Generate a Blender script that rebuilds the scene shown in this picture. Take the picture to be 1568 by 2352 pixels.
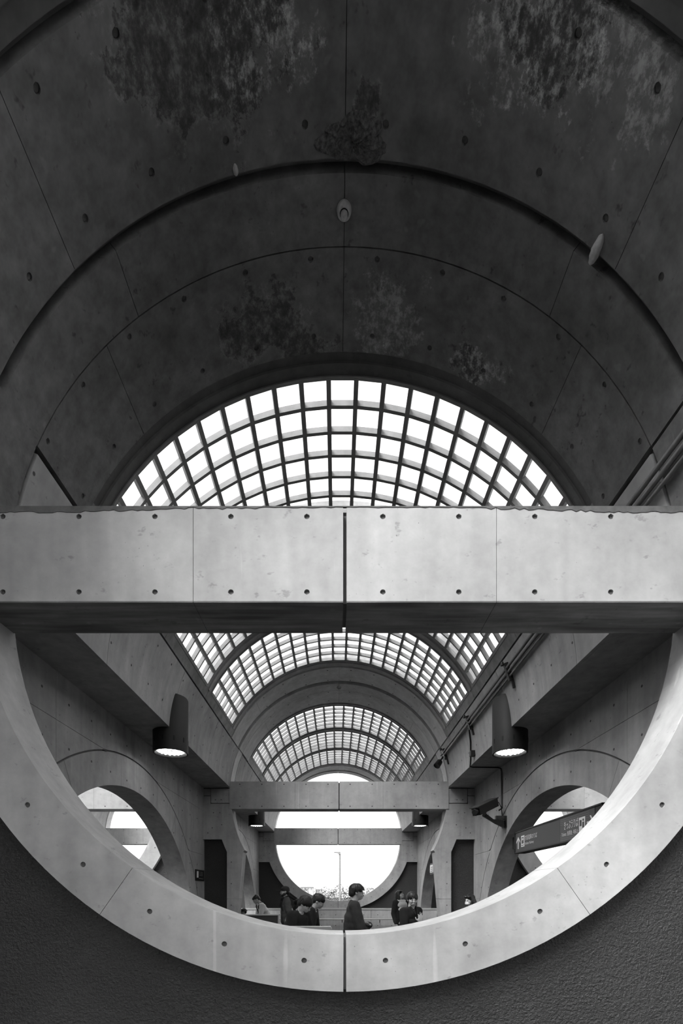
import bpy, bmesh, math, random
from mathutils import Vector, Matrix

for _o in list(bpy.data.objects):
    bpy.data.objects.remove(_o)
sc = bpy.context.scene
COL = sc.collection

# ---------------------------------------------------------------- units
# The building is laid out in small units "u": the form-tie spacing of the
# concrete (0.45 m) is 173.7 u.  z = 0 u is eye level, y = 0 u the camera.
U = 0.45 / 173.7
EYE = 1.55
F = 1105.0
BAY = 2690.0
YF = [F - BAY, F, F + BAY, F + 2 * BAY]      # the four cross frames
FLOOR = -EYE / U
ZC, R = 797.0, 859.0                         # vault axis height, vault radius
RZ, RI, RO = 756.0, 850.0, 981.0             # ring centre height, radii
T = 132.0                                    # frame thickness
WALLX, WT = 1071.0, 135.0                    # side wall face and thickness
AISLE = 2 * WALLX + WT                       # offset of the side aisles
D2R = math.pi / 180

# ---------------------------------------------------------------- camera
cam = bpy.data.cameras.new('camera')
cam_o = bpy.data.objects.new('camera', cam)
COL.objects.link(cam_o)
cam_o.location = (-18.6 * U, 0, EYE)
cam_o.rotation_euler = (math.pi / 2, 0, 0)
cam.sensor_fit = 'VERTICAL'
cam.sensor_height = 36
cam.sensor_width = 24
cam.lens = 1105.0 / 2352 * 36
cam.shift_x = 11.0 / 2352
cam.shift_y = 877.0 / 2352
cam.clip_start = 0.05
cam.clip_end = 2000
sc.camera = cam_o

# ---------------------------------------------------------------- sky, sun, exposure
world = bpy.data.worlds.new('overcast_sky')
sc.world = world
world.use_nodes = True
_n, _l = world.node_tree.nodes, world.node_tree.links
_bg = _n['Background']
_tc = _n.new('ShaderNodeTexCoord')
_nz = _n.new('ShaderNodeTexNoise')
_nz.inputs['Scale'].default_value = 3.0
_nz.inputs['Detail'].default_value = 2
_rp = _n.new('ShaderNodeValToRGB')
_rp.color_ramp.elements[0].position = 0.3
_rp.color_ramp.elements[0].color = (0.80, 0.80, 0.80, 1)
_rp.color_ramp.elements[1].position = 0.62
_rp.color_ramp.elements[1].color = (1, 1, 1, 1)
_l.new(_tc.outputs['Generated'], _nz.inputs['Vector'])
_l.new(_nz.outputs['Fac'], _rp.inputs['Fac'])
_l.new(_rp.outputs['Color'], _bg.inputs['Color'])
_bg.inputs['Strength'].default_value = 1.3

sun = bpy.data.lights.new('veiled_sun', 'SUN')
sun.energy = 5.2
sun.angle = 38 * D2R
sun_o = bpy.data.objects.new('veiled_sun', sun)
COL.objects.link(sun_o)
sun_o.location = (-20, 5, 30)
sun_o.rotation_euler = Vector((0.48, 0.46, -0.75)).to_track_quat('-Z', 'Y').to_euler()

sc.view_settings.view_transform = 'Standard'
sc.view_settings.look = 'None'
sc.view_settings.exposure = 0.88
sc.view_settings.gamma = 1
sc.view_settings.use_curve_mapping = False
sc.cycles.max_bounces = 6
sc.cycles.glossy_bounces = 2
sc.cycles.use_adaptive_sampling = True
sc.cycles.adaptive_threshold = 0.06
sc.cycles.adaptive_min_samples = 12
sc.cycles.diffuse_bounces = 3
sc.cycles.transparent_max_bounces = 24
sc.cycles.caustics_reflective = False
sc.cycles.caustics_refractive = False
try:
    sc.cycles.use_denoising = True
except Exception:
    pass

# ---------------------------------------------------------------- materials
def new_mat(name):
    m = bpy.data.materials.new(name)
    m.use_nodes = True
    return m, m.node_tree.nodes, m.node_tree.links, m.node_tree.nodes['Principled BSDF']


def vmath(n, l, op, a, b=None, val=None):
    nd = n.new('ShaderNodeMath')
    nd.operation = op
    for i, s in enumerate((a, b)):
        if s is None:
            continue
        if isinstance(s, (int, float)):
            nd.inputs[i].default_value = s
        else:
            l.new(s, nd.inputs[i])
    return nd.outputs[0]


def noise(n, l, vec, scale, detail=4, rough=0.55, dist=0.0):
    nd = n.new('ShaderNodeTexNoise')
    nd.inputs['Scale'].default_value = scale
    nd.inputs['Detail'].default_value = detail
    nd.inputs['Roughness'].default_value = rough
    nd.inputs['Distortion'].default_value = dist
    l.new(vec, nd.inputs['Vector'])
    return nd.outputs['Fac']


def maprange(n, l, v, a, b, c, d, smooth=False):
    nd = n.new('ShaderNodeMapRange')
    nd.interpolation_type = 'SMOOTHSTEP' if smooth else 'LINEAR'
    l.new(v, nd.inputs[0])
    for i, x in enumerate((a, b, c, d)):
        nd.inputs[1 + i].default_value = x
    return nd.outputs[0]


def scaled(n, l, vec, s):
    nd = n.new('ShaderNodeMapping')
    nd.inputs['Scale'].default_value = s
    l.new(vec, nd.inputs['Vector'])
    return nd.outputs['Vector']


def concrete(name, base, mott=0.35, streak=0.15, pits=0.5, rough=0.75, bump=0.12, stains=None, scale=1.0, grain=(7, 7, 0.8), fine=None, scuffs=0.28):
    """Board-smooth cast concrete: cloudy mottling, drip streaks, air pits."""
    m, n, l, b = new_mat(name)
    g = n.new('ShaderNodeNewGeometry')
    pos = g.outputs['Position']
    n1 = noise(n, l, pos, 1.1 * scale, 4, 0.62)
    n2 = noise(n, l, pos, 9.0 * scale, 3, 0.7)
    n3 = noise(n, l, scaled(n, l, pos, grain), 1.0 * scale, 2, 0.6)
    v = maprange(n, l, n1, 0.25, 0.75, 1 - mott, 1 + mott)
    fine = fine or mott * .45
    v2 = maprange(n, l, n2, 0.25, 0.75, 1 - fine, 1 + fine)
    v3 = maprange(n, l, n3, 0.3, 0.7, 1 - streak, 1 + streak)
    v = vmath(n, l, 'MULTIPLY', v, v2)
    v = vmath(n, l, 'MULTIPLY', v, v3)
    # air pits: small dark voronoi cells, present only in patches
    vo = n.new('ShaderNodeTexVoronoi')
    vo.inputs['Scale'].default_value = 30 * scale
    l.new(scaled(n, l, pos, (1, 1, 0.6)), vo.inputs['Vector'])
    d = vo.outputs['Distance']
    thr = maprange(n, l, n1, 0.42, 0.78, 0.0, 0.12)
    pit = vmath(n, l, 'LESS_THAN', d, thr)
    v = vmath(n, l, 'MULTIPLY', v, vmath(n, l, 'SUBTRACT', 1.0, vmath(n, l, 'MULTIPLY', pit, pits)))
    # thin pale drips and dark scuffs
    dr = noise(n, l, scaled(n, l, pos, (20, 20, 1.3)), 1.0, 0, 0.4)
    drip = maprange(n, l, dr, 0.80, 0.86, 0.0, 0.22)
    sk = noise(n, l, scaled(n, l, pos, (9, 9, 14)), 1.0, 3, 0.72)
    scuff = maprange(n, l, sk, 0.64, 0.72, 0.0, scuffs)
    v = vmath(n, l, 'MULTIPLY', v, vmath(n, l, 'ADD', 1.0, vmath(n, l, 'SUBTRACT', drip, scuff)))
    v = vmath(n, l, 'MULTIPLY', v, base)
    if stains:
        dark, light, amount = stains
        def blobs(lst):
            cur = None
            for (p, r) in lst:
                sub = n.new('ShaderNodeVectorMath')
                sub.operation = 'DISTANCE'
                l.new(pos, sub.inputs[0])
                sub.inputs[1].default_value = p
                q = vmath(n, l, 'DIVIDE', sub.outputs['Value'], r)
                cur = q if cur is None else vmath(n, l, 'MINIMUM', cur, q)
            return cur
        ns = noise(n, l, pos, 4.0, 6, 0.75)
        nf = noise(n, l, scaled(n, l, pos, (1, .7, 1)), 24.0, 5, 0.75)
        if dark:
            q = vmath(n, l, 'ADD', blobs(dark), maprange(n, l, ns, 0.3, 0.7, -1.0, 1.0))
            mk = maprange(n, l, q, 0.95, 0.80, 0.0, 1.0)
            edge = vmath(n, l, 'MULTIPLY', maprange(n, l, q, 1.25, 0.98, 0.0, 1.0), maprange(n, l, nf, 0.48, 0.62, 0, 1))
            grain = maprange(n, l, nf, 0.35, 0.7, 0.35, 0.85)
            v = vmath(n, l, 'MULTIPLY', v, vmath(n, l, 'ADD', 1.0, vmath(n, l, 'MULTIPLY', edge, 0.55)))
            k = vmath(n, l, 'SUBTRACT', 1.0, vmath(n, l, 'MULTIPLY', mk, vmath(n, l, 'SUBTRACT', 1.0, grain)))
            v = vmath(n, l, 'MULTIPLY', v, k)
        if light:
            q = vmath(n, l, 'ADD', blobs(light), maprange(n, l, ns, 0.3, 0.7, -1.0, 1.0))
            mk = vmath(n, l, 'MULTIPLY', maprange(n, l, q, 1.0, 0.7, 0.0, 1.0), maprange(n, l, nf, 0.45, 0.6, 0, 1))
            v = vmath(n, l, 'MULTIPLY', v, vmath(n, l, 'ADD', 1.0, vmath(n, l, 'MULTIPLY', mk, amount)))
    cc = n.new('ShaderNodeCombineColor')
    for i in range(3):
        l.new(v, cc.inputs[i])
    l.new(cc.outputs[0], b.inputs['Base Color'])
    b.inputs['Roughness'].default_value = rough
    b.inputs['Specular IOR Level'].default_value = 0.35
    bp = n.new('ShaderNodeBump')
    bp.inputs['Strength'].default_value = bump
    bp.inputs['Distance'].default_value = 0.01
    h = vmath(n, l, 'SUBTRACT', n2, vmath(n, l, 'MULTIPLY', pit, 0.8))
    l.new(h, bp.inputs['Height'])
    l.new(bp.outputs[0], b.inputs['Normal'])
    return m


def plain(name, c, rough=0.5, metal=0.0, spec=0.5, var=0.0, vscale=8.0, emit=0.0, bump=0.0):
    m, n, l, b = new_mat(name)
    b.inputs['Base Color'].default_value = (c, c, c, 1)
    b.inputs['Roughness'].default_value = rough
    b.inputs['Metallic'].default_value = metal
    b.inputs['Specular IOR Level'].default_value = spec
    if var or bump:
        g = n.new('ShaderNodeNewGeometry')
        f = noise(n, l, g.outputs['Position'], vscale, 3, 0.6)
    if var:
        v = maprange(n, l, f, 0.25, 0.75, c * (1 - var), c * (1 + var))
        cc = n.new('ShaderNodeCombineColor')
        for i in range(3):
            l.new(v, cc.inputs[i])
        l.new(cc.outputs[0], b.inputs['Base Color'])
    if bump:
        bp = n.new('ShaderNodeBump')
        bp.inputs['Strength'].default_value = bump
        bp.inputs['Distance'].default_value = 0.01
        l.new(f, bp.inputs['Height'])
        l.new(bp.outputs[0], b.inputs['Normal'])
    if emit:
        b.inputs['Emission Color'].default_value = (1, 1, 1, 1)
        b.inputs['Emission Strength'].default_value = emit
    return m


def vault_point(px, py, cx=0.0):
    """World point of the vault surface seen at a photo pixel (for real wear marks)."""
    # solves |p - centre(k)| = R k for the perspective scale k
    a = (18.6) ** 2 + ZC ** 2 - R ** 2
    bx, by = px - 773.0, py - 2053.0
    bb = -2 * bx * 18.6 + 2 * by * ZC
    c_ = bx * bx + by * by
    disc = math.sqrt(bb * bb - 4 * a * c_)
    ks = [k for k in ((-bb - disc) / (2 * a), (-bb + disc) / (2 * a)) if k > 0]
    k = min(ks)
    return Vector(((bx / k - 18.6) * U, F / k * U, -by / k * U + EYE))


_dark = [(vault_point(x, y), r) for x, y, r in (
    (400, 40, .34), (520, 60, .30), (470, 120, .22), (350, 130, .16), (390, 190, .10), (600, 30, .14),
    (1270, 60, .22), (1275, 140, .16), (600, 745, .20), (545, 775, .15), (700, 800, .22), (640, 700, .10),
    (1085, 850, .12), (840, 250, .08), (848, 220, .06))]
_light = [(vault_point(x, y), r) for x, y, r in (
    (880, 730, .26), (930, 760, .2), (830, 710, .15), (1105, 850, .17), (1300, 30, .3), (1225, 60, .3), (1420, 80, .2),
    (1500, 150, .2), (560, 150, .15), (620, 60, .2))]

M = {}
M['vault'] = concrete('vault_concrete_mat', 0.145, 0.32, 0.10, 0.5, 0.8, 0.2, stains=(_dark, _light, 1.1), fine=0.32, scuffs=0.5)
M['conc'] = concrete('wall_concrete_mat', 0.36, 0.22, 0.14, 0.5)
M['beam'] = concrete('beam_concrete_mat', 0.38, 0.22, 0.08, 0.55)
M['ring'] = concrete('ring_concrete_mat', 0.40, 0.24, 0.08, 0.5)
M['soffit'] = concrete('stained_shaded_soffit_mat', 0.17, 0.25, 0.45, 0.3, grain=(1.6, 16, 6))  # streak stains; base darkened further to carry the shade under the beam
M['back'] = concrete('joint_concrete_mat', 0.14, 0.2, 0.1, 0.3)
M['sill'] = concrete('sill_metal_mat', 0.20, 0.55, 0.1, 0.2, 0.6)
M['plug'] = plain('mortar_plug_mat', 0.085, 0.9, var=0.3, vscale=40)
M['bar'] = plain('glazing_bar_mat', 0.2, 0.6, var=0.25, vscale=6)
M['frame'] = concrete('shaded_rib_mat', 0.09, 0.45, 0.1, 0.3, 0.6)  # shaded copy of the rib material, shade put into the dark base
M['vault_lit'] = concrete('far_vault_lit_mat', 0.58, 0.22, 0.10, 0.4)  # vault concrete again, base raised to paint in the light it catches
M['rib'] = concrete('lit_rib_mat', 0.32, 0.4, 0.1, 0.3, 0.6)  # lit copy for the other ribs, brighter light put into the base
M['floor'] = concrete('floor_tile_mat', 0.022, 0.2, 0.0, 0.2, 0.5)
M['ground'] = concrete('ground_mat', 0.07, 0.2, 0.0, 0.2, 0.9)
M['mortar'] = plain('mortar_strip_mat', 0.10, 0.9, var=0.4, vscale=12)

# dark rough-cast plaster of the infill walls
def plaster():
    m, n, l, b = new_mat('rough_plaster_mat')
    g = n.new('ShaderNodeNewGeometry')
    pos = g.outputs['Position']
    a = noise(n, l, pos, 70, 3, 0.6)
    c = noise(n, l, pos, 2.0, 1, 0.6)
    v = vmath(n, l, 'MULTIPLY', maprange(n, l, a, 0.3, 0.75, 0.8, 1.3), maprange(n, l, c, 0.3, 0.7, 0.022, 0.030))
    cc = n.new('ShaderNodeCombineColor')
    for i in range(3):
        l.new(v, cc.inputs[i])
    l.new(cc.outputs[0], b.inputs['Base Color'])
    b.inputs['Roughness'].default_value = 0.55
    bp = n.new('ShaderNodeBump')
    bp.inputs['Strength'].default_value = 0.9
    bp.inputs['Distance'].default_value = 0.02
    l.new(a, bp.inputs['Height'])
    l.new(bp.outputs[0], b.inputs['Normal'])
    return m
M['plaster'] = plaster()


def glass():
    m, n, l, b = new_mat('pane_glass_mat')
    n.remove(b)
    out = n['Material Output']
    tr = n.new('ShaderNodeBsdfTransparent')
    tr.inputs[0].default_value = (.97, .97, .97, 1)
    gl = n.new('ShaderNodeBsdfGlossy')
    gl.inputs['Roughness'].default_value = 0.05
    gl.inputs['Color'].default_value = (.8, .8, .8, 1)
    mx = n.new('ShaderNodeMixShader')
    mx.inputs[0].default_value = 0.04
    l.new(tr.outputs[0], mx.inputs[1])
    l.new(gl.outputs[0], mx.inputs[2])
    l.new(mx.outputs[0], out.inputs['Surface'])
    return m
M['glass'] = glass()

# ---------------------------------------------------------------- object helpers
WL = {}


def P(v):
    return Vector((v[0] * U, v[1] * U, v[2] * U + EYE))


def tag(o, label=None, cat=None, group=None, kind=None):
    if label: o['label'] = label
    if cat: o['category'] = cat
    if group: o['group'] = group
    if kind: o['kind'] = kind
    return o


def root(name, loc_u):
    o = bpy.data.objects.new(name, None)
    o.empty_display_size = 0.2
    COL.objects.link(o)
    p = P(loc_u)
    o.location = p
    WL[o.name] = p
    return o


def finish(me, smooth):
    if smooth is not None:
        for p in me.polygons:
            p.use_smooth = True
        me.set_sharp_from_angle(angle=smooth * D2R)


def build(name, verts, faces, mat, parent=None, smooth=None, meters=False, weld=False, origin=None):
    """One mesh object out of world-space vertices (in u unless meters)."""
    vs = [Vector(v) for v in verts] if meters else [P(v) for v in verts]
    if origin is None:
        lo = Vector((min(v[i] for v in vs) for i in range(3)))
        hi = Vector((max(v[i] for v in vs) for i in range(3)))
        org = Vector(((lo.x + hi.x) / 2, (lo.y + hi.y) / 2, lo.z))
    else:
        org = origin
    me = bpy.data.meshes.new(name)
    bm = bmesh.new()
    bv = [bm.verts.new(v - org) for v in vs]
    for f in faces:
        try:
            bm.faces.new([bv[i] for i in f])
        except ValueError:
            pass
    if weld:
        bmesh.ops.remove_doubles(bm, verts=bm.verts, dist=1e-5)
    bmesh.ops.recalc_face_normals(bm, faces=bm.faces)
    bm.to_mesh(me)
    bm.free()
    finish(me, smooth)
    me.materials.append(M[mat] if isinstance(mat, str) else mat)
    return place(name, me, org, parent)


def place(name, me, org, parent=None, rot=None):
    o = bpy.data.objects.new(name, me)
    COL.objects.link(o)
    if parent is not None:
        o.parent = parent
        o.location = org - WL[parent.name]
    else:
        o.location = org
    WL[o.name] = org
    if rot is not None:
        o.rotation_euler = rot
    return o


def box(x0, x1, y0, y1, z0, z1):
    v = [(x, y, z) for x in (x0, x1) for y in (y0, y1) for z in (z0, z1)]
    f = [(0, 1, 3, 2), (4, 6, 7, 5), (0, 4, 5, 1), (2, 3, 7, 6), (0, 2, 6, 4), (1, 5, 7, 3)]
    return v, f


def join(*vf):
    V, Fc = [], []
    for v, f in vf:
        k = len(V)
        V += list(v)
        Fc += [tuple(i + k for i in q) for q in f]
    return V, Fc


def prism(poly, y0, y1):
    """Polygon in (x, z) extruded along y."""
    n = len(poly)
    v = [(x, y0, z) for x, z in poly] + [(x, y1, z) for x, z in poly]
    f = [tuple(range(n)), tuple(range(2 * n - 1, n - 1, -1))]
    f += [(i, (i + 1) % n, n + (i + 1) % n, n + i) for i in range(n)]
    return v, f


def lathe(profile, n=24, axis='z', center=(0, 0, 0)):
    v, f = [], []
    for r, z in profile:
        for i in range(n):
            a = 2 * math.pi * i / n
            c, s = r * math.cos(a), r * math.sin(a)
            p = {'z': (c, s, z), 'y': (c, z, s), 'x': (z, c, s)}[axis]
            v.append((p[0] + center[0], p[1] + center[1], p[2] + center[2]))
    for j in range(len(profile) - 1):
        for i in range(n):
            f.append((j * n + i, j * n + (i + 1) % n, (j + 1) * n + (i + 1) % n, (j + 1) * n + i))
    f.append(tuple(range(n)))
    f.append(tuple(range((len(profile) - 1) * n, len(profile) * n)))
    return v, f


def tube(pts, r, n=8):
    """Round tube through points."""
    pts = [Vector(p) for p in pts]
    v, f = [], []
    up = None
    for i, p in enumerate(pts):
        d = (pts[min(i + 1, len(pts) - 1)] - pts[max(i - 1, 0)]).normalized()
        if up is None:
            up = d.orthogonal().normalized()
        up = (up - d * up.dot(d)).normalized()
        w = d.cross(up)
        for k in range(n):
            a = 2 * math.pi * k / n
            v.append(p + (up * math.cos(a) + w * math.sin(a)) * r)
    for i in range(len(pts) - 1):
        for k in range(n):
            f.append((i * n + k, i * n + (k + 1) % n, (i + 1) * n + (k + 1) % n, (i + 1) * n + k))
    f.append(tuple(range(n)))
    f.append(tuple(range((len(pts) - 1) * n, len(pts) * n)))
    return [tuple(q) for q in v], f


def linspace(a, b, n):
    return [a + (b - a) * i / n for i in range(n + 1)]


def patch(S, u0, u1, v0, v1, hu=(), hv=(), hr=0.0, hd=0.0, thick=12.0, nu=1, nv=1, n=4, back=False):
    """A (curved) concrete panel: face with recessed round form-tie holes, and its four edges."""
    def edges(a, b, hs, k):
        hs = [h for h in sorted(hs) if a + hr * 1.3 < h < b - hr * 1.3]
        if not hs:
            return linspace(a, b, k), hs
        e = [a] + [(hs[i] + hs[i + 1]) / 2 for i in range(len(hs) - 1)] + [b]
        return e, hs
    eu, hu = edges(u0, u1, hu, nu)
    ev, hv = edges(v0, v1, hv, nv)
    idx, V, Fc = {}, [], []

    def vid(u, v, d):
        k = (round(u, 3), round(v, 3), round(d, 3))
        if k not in idx:
            idx[k] = len(V)
            V.append(S(u, v, d))
        return idx[k]
    for i in range(len(eu) - 1):
        for j in range(len(ev) - 1):
            a, b, c, d = eu[i], eu[i + 1], ev[j], ev[j + 1]
            uu, vv = linspace(a, b, n), linspace(c, d, n)
            h = None
            if hu and hv:
                h = (hu[i], hv[j])
            if h is None:
                for p in range(n):
                    for q in range(n):
                        Fc.append((vid(uu[p], vv[q], 0), vid(uu[p + 1], vv[q], 0), vid(uu[p + 1], vv[q + 1], 0), vid(uu[p], vv[q + 1], 0)))
            else:
                B = [(x, c) for x in uu[:-1]] + [(b, y) for y in vv[:-1]] + [(x, d) for x in uu[:0:-1]] + [(a, y) for y in vv[:0:-1]]
                C = []
                for x, y in B:
                    t = math.atan2(y - h[1], x - h[0])
                    C.append((h[0] + hr * math.cos(t), h[1] + hr * math.sin(t)))
                m = len(B)
                for k in range(m):
                    k2 = (k + 1) % m
                    Fc.append((vid(*B[k], 0), vid(*B[k2], 0), vid(*C[k2], 0), vid(*C[k], 0)))
                    Fc.append((vid(*C[k], 0), vid(*C[k2], 0), vid(*C[k2], hd), vid(*C[k], hd)))
                Fc.append(tuple(vid(*q, hd) for q in C))
    U_ = [x for i in range(len(eu) - 1) for x in linspace(eu[i], eu[i + 1], n)[:-1]] + [u1]
    V_ = [x for i in range(len(ev) - 1) for x in linspace(ev[i], ev[i + 1], n)[:-1]] + [v1]
    for k in range(len(U_) - 1):
        for vc in (v0, v1):
            Fc.append((vid(U_[k], vc, 0), vid(U_[k + 1], vc, 0), vid(U_[k + 1], vc, thick), vid(U_[k], vc, thick)))
    for k in range(len(V_) - 1):
        for uc in (u0, u1):
            Fc.append((vid(uc, V_[k], 0), vid(uc, V_[k + 1], 0), vid(uc, V_[k + 1], thick), vid(uc, V_[k], thick)))
    if back:
        for i in range(len(U_) - 1):
            for j in range(len(V_) - 1):
                Fc.append((vid(U_[i], V_[j], thick), vid(U_[i + 1], V_[j], thick), vid(U_[i + 1], V_[j + 1], thick), vid(U_[i], V_[j + 1], thick)))
    return V, Fc


def shell(cx, a0, a1, y0, y1, r0, r1, seg=None):
    """Solid arc of the vault between two angles (degrees, 0 = left springing)."""
    n = seg or max(2, int((a1 - a0) / 3))
    V, Fc = [], []
    for i in range(n + 1):
        t = (a0 + (a1 - a0) * i / n) * D2R
        for r in (r0, r1):
            for y in (y0, y1):
                V.append((cx - r * math.cos(t), y, ZC + r * math.sin(t)))
    for i in range(n):
        k = i * 4
        for p, q in ((0, 1), (1, 3), (3, 2), (2, 0)):
            Fc.append((k + p, k + q, k + 4 + q, k + 4 + p))
    Fc += [(0, 1, 3, 2), (n * 4, n * 4 + 1, n * 4 + 3, n * 4 + 2)]
    return V, Fc


# shared form-tie plug (a slightly dished mortar disc)
def plug_mesh(r):
    me = bpy.data.meshes.new('tie_plug')
    v, f = lathe([(r * U, 0), (r * U, 1.6 * U), (r * .8 * U, 2.0 * U), (r * .3 * U, 1.5 * U)], 16)
    me.from_pydata(v, [], f)
    me.materials.append(M['plug'])
    return me
PLUG = {}


def plug(pos_u, normal, parent, r=5.6):
    if r not in PLUG:
        PLUG[r] = plug_mesh(r)
    rot = Vector(normal).to_track_quat('Z', 'Y').to_euler()
    return place('tie_plug', PLUG[r], P(pos_u), parent, rot)


def discs(name, items, r, parent, seg=8):
    """Small far form-tie marks joined into one part."""
    V, Fc = [], []
    for p, nrm in items:
        nrm = Vector(nrm).normalized()
        a = nrm.orthogonal().normalized()
        b = nrm.cross(a)
        k = len(V)
        for j in range(seg):
            t = 2 * math.pi * j / seg
            q = Vector(p) + (a * math.cos(t) + b * math.sin(t)) * r
            V.append(tuple(q + nrm * 0.5))
            V.append(tuple(q - nrm * 1.5))
        Fc.append(tuple(k + 2 * j for j in range(seg)))
        for j in range(seg):
            j2 = (j + 1) % seg
            Fc.append((k + 2 * j, k + 2 * j2, k + 2 * j2 + 1, k + 2 * j + 1))
    o = build(name, V, Fc, 'plug', parent)
    tag(o, kind='stuff')
    return o
# ================================================================ large structure
def Svault(cx):
    def S(u, v, d):
        t = u / R
        return (cx - (R + d) * math.cos(t), v, ZC + (R + d) * math.sin(t))
    return S

A_SPR, A_SILL, A_GL = 2.74, 23.7, 27.6
HOLE_A = [90 + s * (5.79 + 11.58 * i) for i in range(6) for s in (-1, 1)]   # tie-hole angles on the vault
TH = 26.0


def vault_panel(cx, a0, a1, y0, y1, parent, rows=(), near=False, mat=None):
    mat = mat or ('vault' if near == 2 or near is True else 'vault_lit')
    g = 0.045
    hu = [a * D2R * R for a in HOLE_A if a0 + 1.2 < a < a1 - 1.2]
    use = near is True and rows and hu
    v, f = patch(Svault(cx), (a0 + g) * D2R * R, (a1 - g) * D2R * R, y0, y1,
                 hu if use else (), list(rows) if use else (), 7.0, 6.0, TH,
                 nu=max(1, int((a1 - a0) / 11)), nv=1)
    o = build('concrete_panel', v, f, mat, parent, smooth=30)
    if use:
        for a in hu:
            for y in rows:
                t = a / R
                nr = (math.cos(t), 0, -math.sin(t))
                plug((cx - (R + 5.5) * math.cos(t), y, ZC + (R + 5.5) * math.sin(t)), nr, parent, 6.4)
    return [(a / R, y) for a in hu for y in rows] if (rows and not use) else []


def frame_vault(cx, i, near=False, first=False, last=False, label=''):
    """Concrete part of the vault above one cross frame."""
    yf = YF[i]
    y0 = yf if first else yf - 290
    y1 = yf + T if last else yf + 365
    v, f = shell(cx, A_SPR, 180 - A_SPR, y0, y1, R + TH, R + 62)
    c = build('ceiling', v, f, 'back', smooth=30)
    tag(c, kind='structure')
    tag(c, label)
    marks = []
    if not first:
        for a0, a1 in ((A_SILL, 45), (45, 90), (90, 135), (135, 180 - A_SILL)):
            marks += vault_panel(cx, a0, a1, yf - 273, yf - (22 if near else 56), c, (yf - 239, yf - 72), near)
    for a0, a1 in ((A_SPR, A_SILL - .2), (A_SILL + .2, 52.3), (52.3, 90), (90, 127.7), (127.7, 180 - A_SILL - .2), (180 - A_SILL + .2, 180 - A_SPR)):
        vault_panel(cx, a0, a1, yf, yf + 125, c, near=2 if near else 0)
    if not last:
        for a0, a1 in ((A_SILL + .3, 45), (45, 90), (90, 135), (135, 180 - A_SILL - .3)):
            marks += vault_panel(cx, a0, a1, yf + 128, yf + 365, c, (yf + 147, yf + 320), near)
    if near:
        # the left joint in front of the rib is pointed flush with mortar
        v, f = patch(Svault(cx), 22.9 * D2R * R, 24.4 * D2R * R, yf - 273, yf + 124, thick=TH, nv=2)
        build('pointing', v, f, 'vault', c)
    if marks:
        discs('tie_holes', [((cx - R * math.cos(t), y, ZC + R * math.sin(t)), (math.cos(t), 0, -math.sin(t))) for t, y in marks], 6.0, c)
    return c


SEGS = ((439, 988), (1104, 1653), (1755, 2303))     # the three glazed strips of a bay


def bay_vault(cx, i, label, near=False):
    """Long vault flanks, sills and ribs of one bay between frames i and i+1."""
    yf = YF[i]
    g0, g1 = yf + 131, yf + BAY - 22
    V, Fc = join(shell(cx, A_SPR, A_GL + .6, g0 + 234, g1 - 251, R + TH, R + 62),
                 shell(cx, 180 - A_GL - .6, 180 - A_SPR, g0 + 234, g1 - 251, R + TH, R + 62))
    c = build('ceiling', V, Fc, 'back', smooth=30)
    tag(c, label, kind='structure')
    marks = []
    ys = [yf + 147 + 173.7 * k for k in range(15)]
    for s in (0, 1):
        for y0, y1 in ((137, 652), (655, 1345), (1348, 2040), (2043, BAY - 22)):
            a0, a1 = (A_SPR, A_SILL - .6) if s == 0 else (180 - A_SILL + .6, 180 - A_SPR)
            v, f = patch(Svault(cx), a0 * D2R * R, a1 * D2R * R, yf + y0, yf + y1, thick=TH, nu=2, nv=3)
            build('concrete_panel', v, f, 'conc', c, smooth=30)
        for a in (8.6, 20.2):
            for y in ys:
                t = (a if s == 0 else 180 - a) * D2R
                marks.append(((cx - R * math.cos(t), y, ZC + R * math.sin(t)), (math.cos(t), 0, -math.sin(t))))
        # sill strip below the glazing, in lengths
        for y0, y1 in ((365, 1046), (1048, 1704), (1706, 2400)):
            a0, a1 = (A_SILL, A_GL) if s == 0 else (180 - A_GL, 180 - A_SILL)
            v, f = patch(Svault(cx), a0 * D2R * R, a1 * D2R * R, yf + y0, yf + y1, thick=TH, nu=1, nv=3)
            build('sill_panel', v, f, 'sill', c, smooth=30)
    for y0, y1 in ((365, SEGS[0][0]), (SEGS[0][1], SEGS[1][0]), (SEGS[1][1], SEGS[2][0]), (SEGS[2][1], 2400)):
        rib = build('rib', *shell(cx, A_GL - .5, 180 - A_GL + .5, yf + y0, yf + y1, R + 3, R + 55), 'frame' if (y0, i) in ((365, 1), (2303, 0)) else 'rib', c, smooth=30)
        w = y1 - y0
        # raised centre fillet on each rib
        build('fillet', *shell(cx, A_GL - .5, 180 - A_GL + .5, yf + y0 + w * .36, yf + y1 - w * .36, R - 5, R + 10), 'frame' if (y0, i) in ((365, 1), (2303, 0)) else 'rib', rib, smooth=30)
    discs('tie_holes', marks, 5.0, c)
    return c


NCOL, NROW = 21, 6
PITCH = (180 - 2 * A_GL) / NCOL
_cache = {}


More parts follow.
